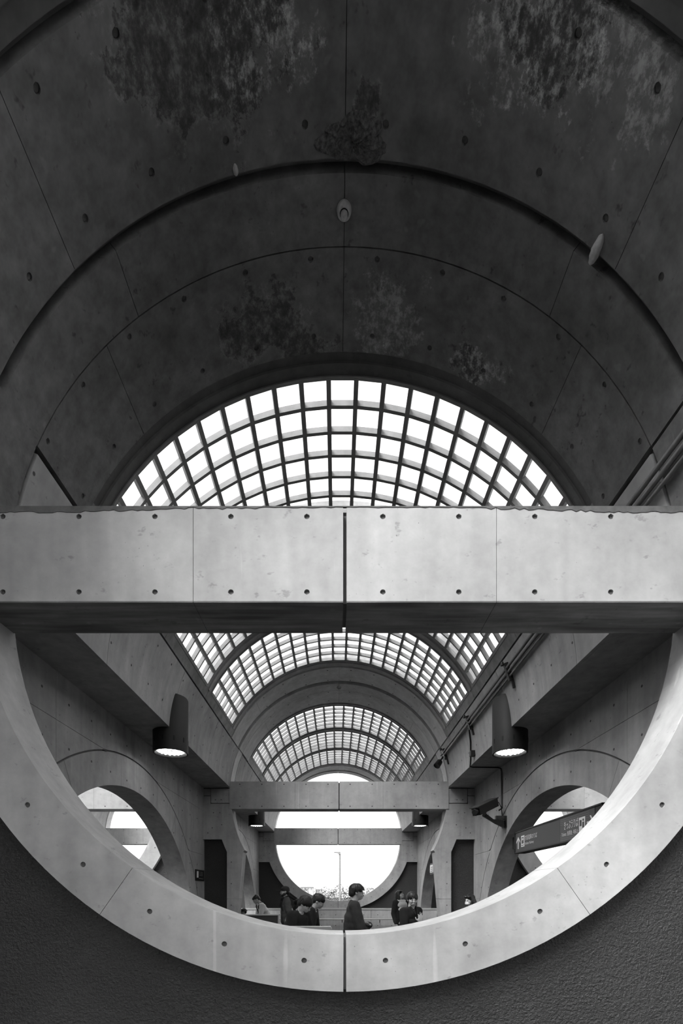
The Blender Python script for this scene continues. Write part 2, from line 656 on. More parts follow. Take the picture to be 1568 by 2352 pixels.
def skylight(cx, y0, y1, label, panes=True):
    """Barrel skylight: lattice of bars with a pane in every opening."""
    L = y1 - y0
    rt = root('skylight', (cx, y0, ZC))
    tag(rt, label, 'skylight', 'glazed strips of the vault')
    if 'lb' not in _cache:
        me = bpy.data.meshes.new('glazing_bar')
        v, f = box(-7.5 * U, 7.5 * U, 0, L * U, (R - 2) * U, (R + 19) * U)
        me.from_pydata(v, [], f)
        me.materials.append(M['bar'])
        _cache['lb'] = me
        V, Fc = shell(0, A_GL, 180 - A_GL, -6, 6, R - 1, R + 18.5, NCOL)
        me = bpy.data.meshes.new('glazing_bar')
        me.from_pydata([(a * U, b * U, (c - ZC) * U) for a, b, c in V], [], Fc)
        me.materials.append(M['bar'])
        _cache['ab'] = me
        w = (R + 20) * PITCH * D2R / 2
        me = bpy.data.meshes.new('pane')
        v, f = box(-w * U, w * U, 0, L / NROW * U, (R + 20) * U, (R + 22.5) * U)
        me.from_pydata(v, [], f)
        me.materials.append(M['glass'])
        _cache['pn'] = me
    base = P((cx, y0, ZC))
    for k in range(NCOL + 1):
        a = (A_GL + PITCH * k - 90) * D2R
        place('glazing_bar', _cache['lb'], base, rt, (0, a, 0))
    for k in range(NROW + 1):
        place('glazing_bar', _cache['ab'], base + Vector((0, L / NROW * k * U, 0)), rt)
    if panes:
        for k in range(NCOL):
            a = (A_GL + PITCH * (k + .5) - 90) * D2R
            for j in range(NROW):
                place('pane', _cache['pn'], base + Vector((0, L / NROW * j * U, 0)), rt, (0, a, 0))
    return rt


# ---------------------------------------------------------------- cross frames
def ring_S(cx, yf):
    def S(u, v, d):
        t = u / 914.0
        return (cx + v * math.sin(t), yf + d, RZ - v * math.cos(t))
    return S


def ring_arc(r, a0, a1, n, s=1):
    return [(s * r * math.sin(a * D2R), RZ - r * math.cos(a * D2R)) for a in linspace(a0, a1, n)]


def cross_frame(cx, i, kind, name, label, near=False):
    yf = YF[i]
    rt = root('ring_frame', (cx, yf + T / 2, FLOOR))
    tag(rt, label, 'concrete frame', 'round concrete frames across the hall')
    marks = []
    top = 70.6
    if kind == 'full':
        segs = [(0, 35), (35, top)]
    else:
        segs = []
    g = .035
    for s in (-1, 1):
        for a0, a1 in segs:
            lo, hi = (a0 + (g if a0 else .2)) * D2R * 914, (a1 - (g if a1 < top else 0)) * D2R * 914
            us = [(5.87 + 11.75 * k) * D2R * 914 for k in range(6)]
            if s < 0:
                lo, hi = -hi, -lo
                us = [-u for u in us]
            us = [u for u in us if lo + 20 < u < hi - 20]
            v, f = patch(ring_S(cx, yf), lo, hi, RI, RO, us if near else (), [914] if near else (), 6.3, 7.0, T,
                         nu=6, nv=1, n=5, back=True)
            build('ring_segment', v, f, 'ring', rt, smooth=30)
            for u in us:
                q = ring_S(cx, yf)(u, 914, 5.6)
                if near:
                    plug(q, (0, -1, 0), rt, 5.8)
                else:
                    marks.append(((q[0], yf, q[2]), (0, -1, 0)))
        # core of the joints (keeps daylight out of them)
        if kind == 'full':
            v, f = patch(ring_S(cx, yf + 8), (34.5 if s > 0 else -35.5) * D2R * 914, (35.5 if s > 0 else -34.5) * D2R * 914, RI + 8, RO - 4, thick=T - 16, back=True)
            build('joint', v, f, 'back', rt)
        # shoulder with the corbel cut out of it
        poly = [(-WALLX, 430), (-925, 430)]
        inner = ring_arc(RI, top, 93, 6, -1)
        poly += inner + [(-849, 711), (-1015, 711), (-1015, 770), (-WALLX, 770)]
        if s > 0:
            poly = [(-x, z) for x, z in poly]
        build('shoulder', *prism([(x + cx, z) for x, z in poly], yf, yf + T), 'ring' if near else 'conc', rt)
        b0, b1 = sorted((s * 862, s * 1010))
        build('corbel', *box(cx + b0, cx + b1, yf, yf + T, 717, 829), 'conc', rt)
        b0, b1 = sorted((s * 1017, s * WALLX))
        build('packing_block', *box(cx + b0, cx + b1, yf + 4, yf + T, 777, 829), 'conc', rt)
        b0, b1 = sorted((s * 856, s * WALLX))
        build('joint', *box(cx + b0, cx + b1, yf + 14, yf + T - 10, 700, 838), 'back', rt)
        marks += [((cx + s * x, yf, z), (0, -1, 0)) for x, z in ((975, 742), (930, 742), (990, 640), (940, 640), (1000, 520), (925, 545), (1035, 480))]
        if kind == 'door':
            zc = -40
            xi = lambda z: -757 - (337 - z) * (839 - 757) / (337 - FLOOR)
            up = [(-884, zc + 1), (-884, 331)] + ring_arc(RO, 64.3, top, 4, -1)[1:] + ring_arc(RI, top, 61.0, 6, -1) + [(-757, 330), (xi(zc), zc + 1)]
            dn = [(-884, FLOOR), (-884, zc - 1), (xi(zc), zc - 1), (xi(FLOOR), FLOOR)]
            for pl in (up, dn):
                if s > 0:
                    pl = [(-x, z) for x, z in pl]
                build('post', *prism([(x + cx, z) for x, z in pl], yf, yf + T), 'conc', rt)
            marks += [((cx + s * 850, yf, z), (0, -1, 0)) for z in (250, 80, -90, -260)]
    if kind == 'full':
        v, f = patch(ring_S(cx, yf + 10), -.6 * D2R * 914, .6 * D2R * 914, RI + 6, RO - 4, thick=T - 16, back=True)
        build('joint', v, f, 'back', rt)
    if marks:
        discs('tie_holes', marks, 4.6, rt)
    return rt


def infill(cx, i, kind, name, label):
    """Dark rough plaster below z = 430 u outside the ring."""
    yf = YF[i]
    out = []
    if kind == 'full':
        xs = linspace(-WALLX, WALLX, 72)
        parts = [xs]
    else:
        parts = [linspace(-WALLX, -884, 6), linspace(884, WALLX, 6)]
    V, Fc = [], []
    for xs in parts:
        for k in range(len(xs) - 1):
            a, b = xs[k], xs[k + 1]
            za, zb = [min(430.0, RZ - math.sqrt(max(0, (RO - 5) ** 2 - x * x))) if abs(x) < RO - 5 else 430.0 for x in (a, b)]
            n = len(V)
            V += [(cx + a, yf + 34, FLOOR), (cx + b, yf + 34, FLOOR), (cx + b, yf + 34, zb), (cx + a, yf + 34, za),
                  (cx + a, yf + 100, FLOOR), (cx + b, yf + 100, FLOOR), (cx + b, yf + 100, zb), (cx + a, yf + 100, za)]
            Fc += [(n, n + 1, n + 2, n + 3), (n + 4, n + 7, n + 6, n + 5), (n + 3, n + 2, n + 6, n + 7)]
    o = build(name, V, Fc, 'plaster', weld=True)
    tag(o, label, kind='structure')
    return o


def cross_beam(cx, i, label, near=False):
    """Straight tie beam in two halves with a joint in the middle."""
    yf = YF[i] - 5
    rt = root('concrete_beam', (cx, yf + 65, 669))
    tag(rt, label, 'beam', 'straight concrete beams across the hall')
    marks = []
    z0, z1 = 669.0, 885.0
    for s in (-1, 1):
        half = build('beam_core', *box(*sorted((cx + s * 9, cx + s * 862)), yf + 5, yf + 126, z0 + 3, z1 - 3), 'back', rt)
        for a, b in ((4, 346), (347.1, 863)):
            lo, hi = sorted((s * a, s * b))
            hs = [s * (86.8 + 173.7 * k) for k in range(5)]
            hs = [h for h in hs if lo < h < hi]
            def S(u, v, d, cx=cx):
                return (cx + u, yf + d, v)
            v, f = patch(S, lo, hi, z0, z1, hs if near else (), (690, 863) if near else (), 6.3, 7.0, 131.0, n=4, back=True)
            build('beam_panel', v, f, 'beam', rt)
            for h in hs:
                for z in (690, 863):
                    if near:
                        plug((cx + h, yf + 5.6, z), (0, -1, 0), rt, 5.8)
                    else:
                        marks.append(((cx + h, yf, z), (0, -1, 0)))
    build('joint', *box(cx - 12, cx + 12, yf + 20, yf + 120, z0 + 6, z1 - 6), 'back', rt)
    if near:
        # underside: added skin, water-stained streaks plus shade put into its dark base
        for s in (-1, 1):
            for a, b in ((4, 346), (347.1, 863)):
                build('shaded_soffit_skin', *box(*sorted((cx + s * a, cx + s * b)), yf + .5, yf + 130.5, z0 - 2.5, z0), 'soffit', rt)
        # ragged mortar bed left along the top edge
        rnd = random.Random(4)
        V, Fc = [], []
        xs = linspace(-862, 862, 160)
        lows = []
        for x in xs:
            w = 5 + 9 * min(1, max(0, (abs(x) - 350) / 300)) + rnd.uniform(-2.5, 2.5)
            if -200 < x < 330:
                w = 2.5 + rnd.uniform(-1, 1.5)
            lows.append(max(1.5, w))
        for x, w in zip(xs, lows):
            V += [(cx + x, yf - 1.2, 886), (cx + x, yf - 1.2, 886 - w), (cx + x, yf + 3, 886), (cx + x, yf + 3, 886 - w)]
        for k in range(len(xs) - 1):
            a, b = 4 * k, 4 * k + 4
            Fc += [(a, a + 1, b + 1, b), (a + 1, a + 3, b + 3, b + 1), (a, b, b + 2, a + 2)]
        build('mortar_bed', V, Fc, 'mortar', rt)
    else:
        discs('tie_holes', marks, 5.0, rt, 10)
    return rt


# ---------------------------------------------------------------- side walls with arches
AR_I, AR_O = 1135.0, 1285.0


def wall_cols(x0, x1, yc, y0, y1, z0, z1, rr, n=None):
    n = n or max(1, int((y1 - y0) / 40))
    V, Fc = [], []
    ys = linspace(y0, y1, n)
    for k in range(n):
        a, b = ys[k], ys[k + 1]
        def low(y):
            d = abs(y - yc)
            return max(z0, FLOOR + math.sqrt(rr * rr - d * d)) if d < rr else z0
        la, lb = min(low(a), z1), min(low(b), z1)
        if z1 - la < .01 and z1 - lb < .01:
            continue
        m = len(V)
        V += [(x, y, z) for x in (x0, x1) for y, z in ((a, la), (b, lb), (b, z1), (a, z1))]
        Fc += [(m, m + 1, m + 2, m + 3), (m + 4, m + 7, m + 6, m + 5), (m, m + 4, m + 5, m + 1), (m + 3, m + 2, m + 6, m + 7)]
        if k == 0 or la >= z1 - .01:
            Fc.append((m, m + 3, m + 7, m + 4))
        if k == n - 1 or lb >= z1 - .01:
            Fc.append((m + 1, m + 5, m + 6, m + 2))
    return V, Fc


def side_wall(xin, s, i, name, label, detail=True, arch=True):
    """Wall of one bay: xin inner face, s = outward direction."""
    yf = YF[i]
    yc = yf + 1395
    if not arch:
        return tag(build(name, *box(*sorted((xin, xin + s * WT)), yf + T, yf + BAY, FLOOR, 838), 'conc'), label, kind='structure')
    y0, y1 = yf + T, yf + BAY
    x0, x1 = sorted((xin + s * 8, xin + s * (WT - 8)))
    core = build(name, *wall_cols(x0, x1, yc, y0, y1, FLOOR, 838, AR_O - 10), 'back', weld=True)
    tag(core, label, kind='structure')
    xa, xb = sorted((xin, xin + s * WT))
    ye = [y0] + [yc + d for d in (-694.8, 0, 694.8)] + [y1]
    ze = [FLOOR, -386, -39, 308, 655, 838]
    for j in range(4):
        for k in range(5):
            v, f = wall_cols(xa, xb, yc, ye[j] + .9, ye[j + 1] - .9, ze[k] + .9, ze[k + 1] - (.9 if k < 4 else 0), AR_O + 8)
            if v:
                build('concrete_panel', v, f, 'conc', core, weld=True)
    def S(u, v, d):
        t = u / AR_I
        return (xin + s * d, yc - v * math.cos(t), FLOOR + v * math.sin(t))
    for a0, a1 in ((0, 60), (60, 120), (120, 180)):
        v, f = patch(S, (a0 + .05) * D2R * AR_I, (a1 - .05) * D2R * AR_I, AR_I, AR_O, thick=WT, nu=6, nv=1, back=True)
        build('arch_segment', v, f, 'conc', core, smooth=30)
    if detail:
        mk = []
        for a in range(-8, 8):
            for b in range(-8, 5):
                y, z = yc + 86.9 + 173.7 * a, 742 - 173.7 * (b + 3)
                z = 742 - 173.7 * (b + 8) if False else 742 - 173.7 * b
                if z > 838 or z < FLOOR + 40:
                    continue
                d = math.hypot(y - yc, z - FLOOR)
                if y0 + 15 < y < y1 - 15 and d > AR_I + 15 and abs(d - AR_O) > 14:
                    mk.append(((xin, y, z), (-s, 0, 0)))
        for b in range(0, 8):
            pass
        discs('tie_holes', mk, 5.2, core)
    return core


# ---------------------------------------------------------------- assemble the nave
P_GLZ = True
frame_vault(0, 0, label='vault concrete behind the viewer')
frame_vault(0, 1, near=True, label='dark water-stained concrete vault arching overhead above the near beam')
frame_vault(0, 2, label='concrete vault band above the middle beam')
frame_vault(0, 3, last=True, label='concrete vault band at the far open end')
for i, t in enumerate(('vault flanks over the viewer', 'vault flanks between near and middle frames', 'vault flanks between middle and far frames')):
    bay_vault(0, i, t)
ORD = {0: ('front', 'middle', 'rear')}
for i in range(3):
    for k, (a, b) in enumerate(SEGS):
        if i == 0:
            continue      # open above the viewer: nothing of it is in the picture
        lab = [
            ['', 'barrel skylight directly above the viewer', 'barrel skylight above and just ahead of the viewer'],
            ['largest barrel skylight with white square panes above the near beam', 'barrel skylight of the near bay cut off by the underside of the near beam',
             'wide barrel skylight just below the near beam with dark cross bars'],
            ['arched skylight right behind the middle concrete rib', 'second arched skylight beyond the middle beam, between two others', 'smallest farthest arched skylight next to the white end opening'],
        ][i][k]
        skylight(0, YF[i] + a, YF[i] + b, lab, panes=True)

cross_frame(0, 0, 'full', 'f', 'round concrete frame behind the viewer')
cross_frame(0, 1, 'full', 'f', 'huge pale concrete ring framing the view in the foreground', near=True)
cross_frame(0, 2, 'door', 'f', 'middle concrete frame with slanted posts forming a tall doorway')
cross_frame(0, 3, 'full', 'f', 'far concrete ring with bright sky and trees seen through it')
infill(0, 0, 'full', 'wall_back', 'dark plaster wall behind the viewer')
infill(0, 1, 'full', 'wall_front', 'dark rough-cast plaster wall below the foreground ring')
infill(0, 2, 'door', 'wall_middle', 'narrow dark plaster panels either side of the middle doorway')
infill(0, 3, 'full', 'wall_far', 'dark plaster wall around the far ring')
cross_beam(0, 0, 'concrete beam behind the viewer')
cross_beam(0, 1, 'massive pale concrete beam across the whole picture with dark tie holes', near=True)
cross_beam(0, 2, 'middle concrete beam between the two hanging black lamps')
cross_beam(0, 3, 'streaked concrete beam crossing the far ring opening')
for i in range(3):
    t = ('beside the viewer', 'of the near bay', 'of the far bay')[i]
    side_wall(-WALLX, -1, i, 'wall_left', 'left concrete wall with round arch ' + t)
    side_wall(WALLX, 1, i, 'wall_right', 'right concrete wall with round arch ' + t)

# wall lengths inside the frame thickness
for i in range(4):
    for s, nm in ((-1, 'left'), (1, 'right')):
        for x0 in ((WALLX, AISLE + WALLX) if i else (WALLX,)):
            a, b = sorted((s * x0, s * (x0 + WT)))
            o = build('wall_' + nm, *box(a, b, YF[i] - 1, YF[i] + T + 1, FLOOR, 838), 'conc')
            tag(o, 'short length of the %s wall inside a cross frame' % nm, kind='structure')

# side aisles (seen through the arches)
for s, nm in ((-1, 'left'), (1, 'right')):
    cx = s * AISLE
    for i in (1, 2, 3):
        frame_vault(cx, i, last=(i == 3), label='vault band of the %s aisle' % nm)
        cross_frame(cx, i, 'full', 'f', ('concrete ring of the %s aisle ' % nm) + ('level with the foreground ring', 'seen through the near side arch', 'at the far end')[i - 1])
        infill(cx, i, 'full', 'wall_aisle', 'dark plaster wall of the %s aisle' % nm)
        cross_beam(cx, i, ('concrete beam of the %s aisle ' % nm) + ('level with the foreground beam', 'seen through the near side arch', 'against the sky at the far end')[i - 1])
    for i in (1, 2):
        bay_vault(cx, i, 'vault flanks of the %s aisle' % nm)
        side_wall(cx + s * WALLX, s, i, 'wall_outer', 'outer wall of the %s aisle' % nm, detail=False, arch=(i == 1))

# roof slabs in the valleys: their undersides are the long soffits
for s in (-1, 1):
    for i in range(3):
        for j, (x0, x1) in enumerate(((872, 1400), (AISLE + 872, AISLE + 1300))):
            if j and i == 0:
                continue
            a, b = sorted((s * x0, s * x1))
            o = build('ceiling', *box(a, b, YF[i] + (0 if i == 0 else .6), YF[i + 1] + (T if i == 2 else -.6), 838, 1010), 'conc')
            tag(o, 'long concrete soffit slab on the %s side' % ('left' if s < 0 else 'right'), kind='structure')

# floor and the ground outside
o = build('floor', *box(-AISLE - 1300, AISLE + 1300, YF[0] - 200, YF[3] + 400, FLOOR - 40, FLOOR), 'floor')
tag(o, 'grey station concourse floor', kind='structure')
o = build('ground', *box(-90000, 90000, -60000, 200000, FLOOR - 1200, FLOOR - 1100), 'ground')
tag(o, 'pale open ground outside the building', kind='structure')
# ================================================================ fittings
M['lamp'] = plain('lamp_black_mat', 0.012, 0.55, spec=0.4)
M['slot'] = plain('slot_black_mat', 0.002, 0.8)
M['lens'] = plain('lamp_lens_mat', 0.6, 0.2, emit=0.22)
M['led'] = plain('lamp_led_mat', 0.9, 0.2, emit=9.0)
M['pipe'] = plain('conduit_mat', 0.16, 0.45, metal=0.3, var=0.3, vscale=10)
M['black'] = plain('black_plastic_mat', 0.01, 0.45)
M['dgrey'] = plain('dark_grey_mat', 0.035, 0.5)
M['sgrey'] = plain('sign_panel_mat', 0.055, 0.45)
M['sgrey2'] = plain('sign_second_panel_mat', 0.075, 0.45)
M['stripe'] = plain('sign_stripe_mat', 0.16, 0.45)
M['white'] = plain('sign_white_mat', 0.85, 0.5)
M['pale'] = plain('pale_plastic_mat', 0.42, 0.6, var=0.2, vscale=60)
M['mud'] = plain('mud_mat', 0.10, 0.95, var=0.8, vscale=60, bump=0.8)
M['steel'] = plain('rail_steel_mat', 0.75, 0.3, metal=0.6)
M['cap'] = concrete('parapet_cap_mat', 0.62, 0.1, 0.0, 0.2)
M['parapet'] = concrete('parapet_mat', 0.8, 0.16, 0.12, 0.4)


def vp(a, r, y):
    """Point near the vault: angle from left springing, radius, y."""
    t = a * D2R
    return (-r * math.cos(t), y, ZC + r * math.sin(t))


def downlight(s, y, label):
    x, z0, z1, r = s * 880.0, 728.0, 1012.0, 88.0
    rt = root('downlight', (x, y, z0))
    tag(rt, label, 'lamp', 'black cylinder downlights')
    v, f = lathe([(r - 13, z0 + 20), (r - 13, z0 + 6), (r - 8, z0), (r, z0), (r, z0 + 5), (r, z1 - 8), (r - 4, z1), (10, z1)], 40, center=(x, y, 0))
    build('housing', v, f[:-2] + [f[-1]], 'lamp', rt, smooth=40)
    v, f = lathe([(r - 13, z0 + 14), (r - 16, z0 + 12), (r - 40, z0 + 18), (6, z0 + 21), (6, z0 + 24), (r - 13, z0 + 22)], 40, center=(x, y, 0))
    lens = build('lens', v, f, 'lens', rt, smooth=40)
    for ring_r, cnt in ((58, 16), (34, 9)):
        for k in range(cnt):
            a = 2 * math.pi * k / cnt
            c = (x + ring_r * math.cos(a), y + ring_r * math.sin(a), z0 + 11)
            v, f = lathe([(1, -5), (5, -3), (6.5, 0), (6.5, 5)], 8, center=c)
            build('led', v, f, 'led', lens, smooth=60)
    for k in range(10):
        a = 2 * math.pi * (k + .3) / 10
        c, s_ = math.cos(a), math.sin(a)
        v, f = box(r - 2, r + .6, -4, 4, 46, 70)
        v = [(x + p[0] * c - p[1] * s_, y + p[0] * s_ + p[1] * c, z0 + p[2]) for p in v]
        build('slot', v, f, 'slot', rt)
    return rt


LAMP_Y = YF[1] + 1392
downlight(-1, LAMP_Y, 'large black cylinder downlight on the left edge beam')
downlight(1, LAMP_Y, 'large black cylinder downlight on the right edge beam')
downlight(-1, LAMP_Y + BAY, 'small far black downlight left of the middle beam opening')
downlight(1, LAMP_Y + BAY, 'small far black downlight right of the middle beam opening')

# conduits with clamps on the right flank of the vault
for j, (a, rr, lab) in enumerate(((180 - 19.6, R - 17, 'topmost of three grey conduits running along the right vault flank'),
                                  (180 - 18.2, R - 16, 'second of three grey conduits running along the right vault flank'),
                                  (180 - 16.8, R - 14, 'lowest of three grey conduits running along the right vault flank'))):
    y1 = YF[2] - 40 - 60 * j if j < 2 else 3010
    v, f = tube([vp(a, rr, y) for y in linspace(300, y1, 12)], 7.0 if j < 2 else 5.5, 10)
    o = build('conduit', v, f, 'pipe', smooth=60)
    tag(o, lab, 'conduit', 'conduits on the right flank')
for y, wh in ((934, 'nearest the viewer'), (1618, 'behind the near beam'), (2302, 'above the right lamp'), (2986, 'where the cable branches down'), (3660, 'beside the middle beam')):
    rt = root('pipe_clamp', vp(180 - 18.5, R, y))
    tag(rt, 'black clamp holding the conduits ' + wh, 'clamp', 'conduit clamps')
    v, f = patch(lambda u, w, d: vp(180 - u, R - 24 + d, w), 15.4, 21.2, y - 9, y + 9, thick=20, nu=2, back=True)
    build('strap', v, f, 'black', rt)
    p = Vector(vp(180 - 21.4, R - 30, y))
    v, f = lathe([(1, -10), (7, -9), (8, 0), (7, 9), (1, 10)], 10, center=p)
    build('bolt', v, f, 'black', rt, smooth=50)
    v, f = patch(lambda u, w, d: vp(180 - u, R - 14 + d, w), 12.8, 15.4, y - 5, y + 5, thick=12, nu=1, back=True)
    build('foot', v, f, 'black', rt)

# cable branching off to the security camera
pts = [vp(180 - 16.8, R - 14, 3018), vp(180 - 15.8, R - 9, 3040), vp(180 - 12, R - 6, 3070), vp(180 - 6, R - 6, 3115), vp(180 - 3.2, R - 6, 3135),
       (850, 3138, 832), (868, 3140, 826), (960, 3150, 828), (1040, 3155, 828), (1058, 3156, 822), (1063, 3157, 800), (1064, 3157, 600), (1062, 3150, 560), (1040, 3140, 545)]
v, f = tube(pts, 5.0, 8)
o = build('cable', v, f, 'black', smooth=60)
tag(o, 'black cable dropping from the conduits across the soffit to the security camera', 'cable')
v, f = join(box(855, 885, 3120, 3156, 826, 846), box(848, 872, 3085, 3112, 905, 930))
o = build('junction_box', *box(826, 856, 3030, 3066, 872, 905), 'black')
tag(o, 'small black junction box on the flank below the conduits', 'box')

# security camera
rt = root('security_camera', (1066, 3110, 440))
tag(rt, 'black security camera on a bracket on the right wall', 'camera')
build('wall_plate', *box(1056, 1071, 3080, 3136, 425, 500), 'black', rt)
poly = [(1062, 420), (1062, 470), (985, 478), (930, 520), (915, 518), (918, 500), (1000, 450)]
build('arm', *prism(poly, 3080, 3100), 'black', rt)
a, b = Vector((1000, 3110, 588)), Vector((838, 2960, 505))
d = (b - a).normalized()
sd = d.cross(Vector((0, 0, 1))).normalized()
up = sd.cross(d)
def cbox(o, L, w, h):
    v, f = box(0, L, -w, w, -h, h)
    return [tuple(o + d * p[0] + sd * p[1] + up * p[2]) for p in v], f
L = (b - a).length
build('body', *cbox(a, L, 27, 24), 'black', rt)
build('sunshield', *cbox(a + up * 28 - d * 6, L + 22, 31, 3), 'dgrey', rt)
v, f = lathe([(22, 0), (24, 10), (18, 16), (4, 16)], 16, center=(0, 0, 0))
build('lens', [tuple(b + sd * p[0] + up * p[1] + d * p[2]) for p in v], f, 'slot', rt, smooth=40)
build('pivot', *tube([tuple(a + d * L * .55 - up * 20), (925, 3090, 505)], 12, 10), 'black', rt, smooth=40)
v, f = tube([tuple(a - up * 4), (1030, 3120, 595), (1052, 3130, 560), (1058, 3130, 500), (1040, 3125, 475)], 3, 6)
build('lead', v, f, 'black', rt, smooth=60)
build('terminal_box', *box(1000, 1054, 3076, 3100, 478, 500), 'dgrey', rt)

rt = root('floodlight', vp(180 - 19, R - 40, YF[2] - 40))
tag(rt, 'small black spotlight at the end of the conduits beside the middle beam', 'spotlight')
c = Vector(vp(180 - 16.5, R - 42, YF[2] - 60))
v, f = lathe([(6, 0), (22, 2), (24, 20), (26, 56), (22, 56), (20, 50), (4, 48)], 16)
ax = Vector((-.55, -.35, -.75)).normalized()
e1 = ax.orthogonal().normalized(); e2 = ax.cross(e1)
build('head', [tuple(c + e1 * p[0] + e2 * p[1] + ax * p[2]) for p in v], f, 'black', rt, smooth=40)
build('bracket', *tube([vp(180 - 18.5, R - 6, YF[2] - 50), tuple(c)], 6, 8), 'black', rt)

# ---------------------------------------------------------------- text helper
def text_mesh(body, name):
    cu = bpy.data.curves.new(name, 'FONT')
    cu.body = body
    cu.size = 1.0
    cu.extrude = 0.0
    o = bpy.data.objects.new(name, cu)
    COL.objects.link(o)
    dg = bpy.context.evaluated_depsgraph_get()
    me = bpy.data.meshes.new_from_object(o.evaluated_get(dg))
    bpy.data.objects.remove(o)
    v = [tuple(p.co) for p in me.vertices]
    f = [tuple(p.vertices) for p in me.polygons]
    bpy.data.meshes.remove(me)
    return v, f


# ---------------------------------------------------------------- hanging direction sign in the right arch
SX = 1100.0
def s_map(px, py):
    k = (px - 773.0) / (SX + 18.6)
    return F / k, -(py - 2053.0) / k
ya, yb, zb, zt = 2020.0, 3016.0, 251.0, 384.0
rt = root('direction_sign', (SX + 28, (ya + yb) / 2, zb))
tag(rt, 'long dark direction sign with white lettering hanging in the right arch', 'sign')
build('sign_box', *box(SX, SX + 60, ya, yb, zb, zt), 'black', rt)
t = 7
fr = join(box(SX - 5, SX + 6, ya, yb, zt - t, zt), box(SX - 5, SX + 6, ya, yb, zb, zb + t), box(SX - 5, SX + 6, ya, ya + t, zb, zt), box(SX - 5, SX + 6, yb - t, yb, zb, zt))
build('trim', *fr, 'black', rt)
Y_MID, _ = s_map(1286, 1900)
build('panel', *box(SX - 1.2, SX + 2, Y_MID, yb - t, zb + t, zt - t), 'sgrey', rt)
p2 = build('panel', *box(SX - 1.2, SX + 2, 2085, Y_MID - 1, zb + t, zt - t), 'sgrey2', rt)
for k in range(4):
    for z in (zt - t - 9 - 9 * k, zb + t + 6 + 9 * k):
        build('stripe', *box(SX - 1.5, SX, 2130, Y_MID - 2, z - 1, z + 1), 'stripe', p2)
build('hanger', *box(SX + 12, SX + 42, yb, yb + 75, zb + 35, zb + 110), 'black', rt)


def sign_text(body, y_left, y_right, z0, z1, nm, parent=rt, mat='white', X=SX, flip=1):
    """Flat lettering on a side-wall sign: reads from y_left to y_right."""
    v, f = text_mesh(body, nm)
    if not v:
        return
    lo = [min(p[i] for p in v) for i in (0, 1)]
    hi = [max(p[i] for p in v) for i in (0, 1)]
    out = []
    for p in v:
        a = (p[0] - lo[0]) / (hi[0] - lo[0])
        b = (p[1] - lo[1]) / (hi[1] - lo[1])
        out.append((X - 1.9 * flip, y_left + (y_right - y_left) * a, z0 + (z1 - z0) * b))
    build(nm, out, f, mat, parent)


def sx(px):
    return s_map(px, 1900)[0]
# first panel: arrow, train symbol, two lines
ar_y, ar_w = (sx(1186) + sx(1195)) / 2, 20
poly = [(0, 1), (.5, .62), (.5, .46), (.11, .76), (.11, 0), (-.11, 0), (-.11, .76), (-.5, .46), (-.5, .62)]
z0, z1 = 275.0, 350.0
v = [(SX - 1.9, ar_y - a * 62, z0 + b * (z1 - z0)) for a, b in poly]
build('arrow', v, [tuple(range(len(v)))], 'white', rt)
a, b = sx(1197), sx(1204.5)
pg = build('pictogram', *box(SX - 1.8, SX - .6, b, a, 283, 350), 'white', rt)
m_ = (a + b) / 2
hw = abs(a - b) / 2
build('train', *join(box(SX - 2.4, SX - 1.2, m_ - hw * .55, m_ + hw * .55, 302, 340), box(SX - 2.4, SX - 1.2, m_ - hw * .7, m_ + hw * .7, 290, 294)), 'sgrey', pg)
build('train_window', *box(SX - 2.9, SX - 2.2, m_ - hw * .35, m_ + hw * .35, 322, 334), 'white', pg)
sign_text('京阪電車のりば', sx(1206), sx(1233.5), 316, 346, 'lettering')
sign_text('Keihan Railway', sx(1206), sx(1226), 286, 306, 'lettering')
# second panel
sign_text('きっぷうりば', sx(1296), sx(1328), 314, 354, 'lettering', p2)
sign_text('Tickets  售票处  매표소', sx(1290), sx(1328), 282, 304, 'lettering', p2)
a, b = sx(1330), sx(1344)
pg = build('pictogram', *box(SX - 1.8, SX - .6, b, a, 283, 350), 'white', p2)
w_ = a - b
build('ticket_machine', *box(SX - 2.4, SX - 1.2, a - w_ * .45, a - w_ * .12, 310, 338), 'sgrey', pg)
v, f = lathe([(6, 0), (6, 1)], 12, axis='x', center=(SX - 2.6, b + w_ * .28, 336))
build('passenger', *join((v, f), box(SX - 2.6, SX - 1.4, b + w_ * .14, b + w_ * .42, 300, 327)), 'sgrey', pg)
yy = sx(1356)
poly = [(.5, .5), (.1, 1), (-.08, 1), (.2, .58), (-.5, .58), (-.5, .42), (.2, .42), (-.08, 0), (.1, 0)]
v = [(SX - 1.9, yy - a_ * 58, 290 + b_ * 56) for a_, b_ in poly]
build('arrow', v, [tuple(range(len(v)))], 'white', p2)

# small black sign on the left wall beside the middle frame
rt = root('wall_sign', (-WALLX, 3690, 100))
tag(rt, 'small black sign with white marks on the left wall beside the middle frame', 'sign')
build('sign_plate', *box(-WALLX, -WALLX + 10, 3575, 3788, 100, 183), 'black', rt)
build('pictogram', *box(-WALLX + 9, -WALLX + 11, 3588, 3626, 122, 170), 'white', rt)
rr = random.Random(3)
for k in range(2):
    y = 3650 + 52 * k
    pieces = [box(-WALLX + 9, -WALLX + 11, y, y + 5, 136, 168), box(-WALLX + 9, -WALLX + 11, y + 34, y + 39, 136, 168)]
    pieces += [box(-WALLX + 9, -WALLX + 11, y, y + 39, z, z + 4) for z in (138, 150, 163)]
    build('mark', *join(*pieces), 'stripe', rt)
build('mark', *join(*[box(-WALLX + 9, -WALLX + 11, 3640 + 15 * k, 3640 + 15 * k + 9, 112, 112 + rr.uniform(7, 12)) for k in range(8)]), 'stripe', rt)

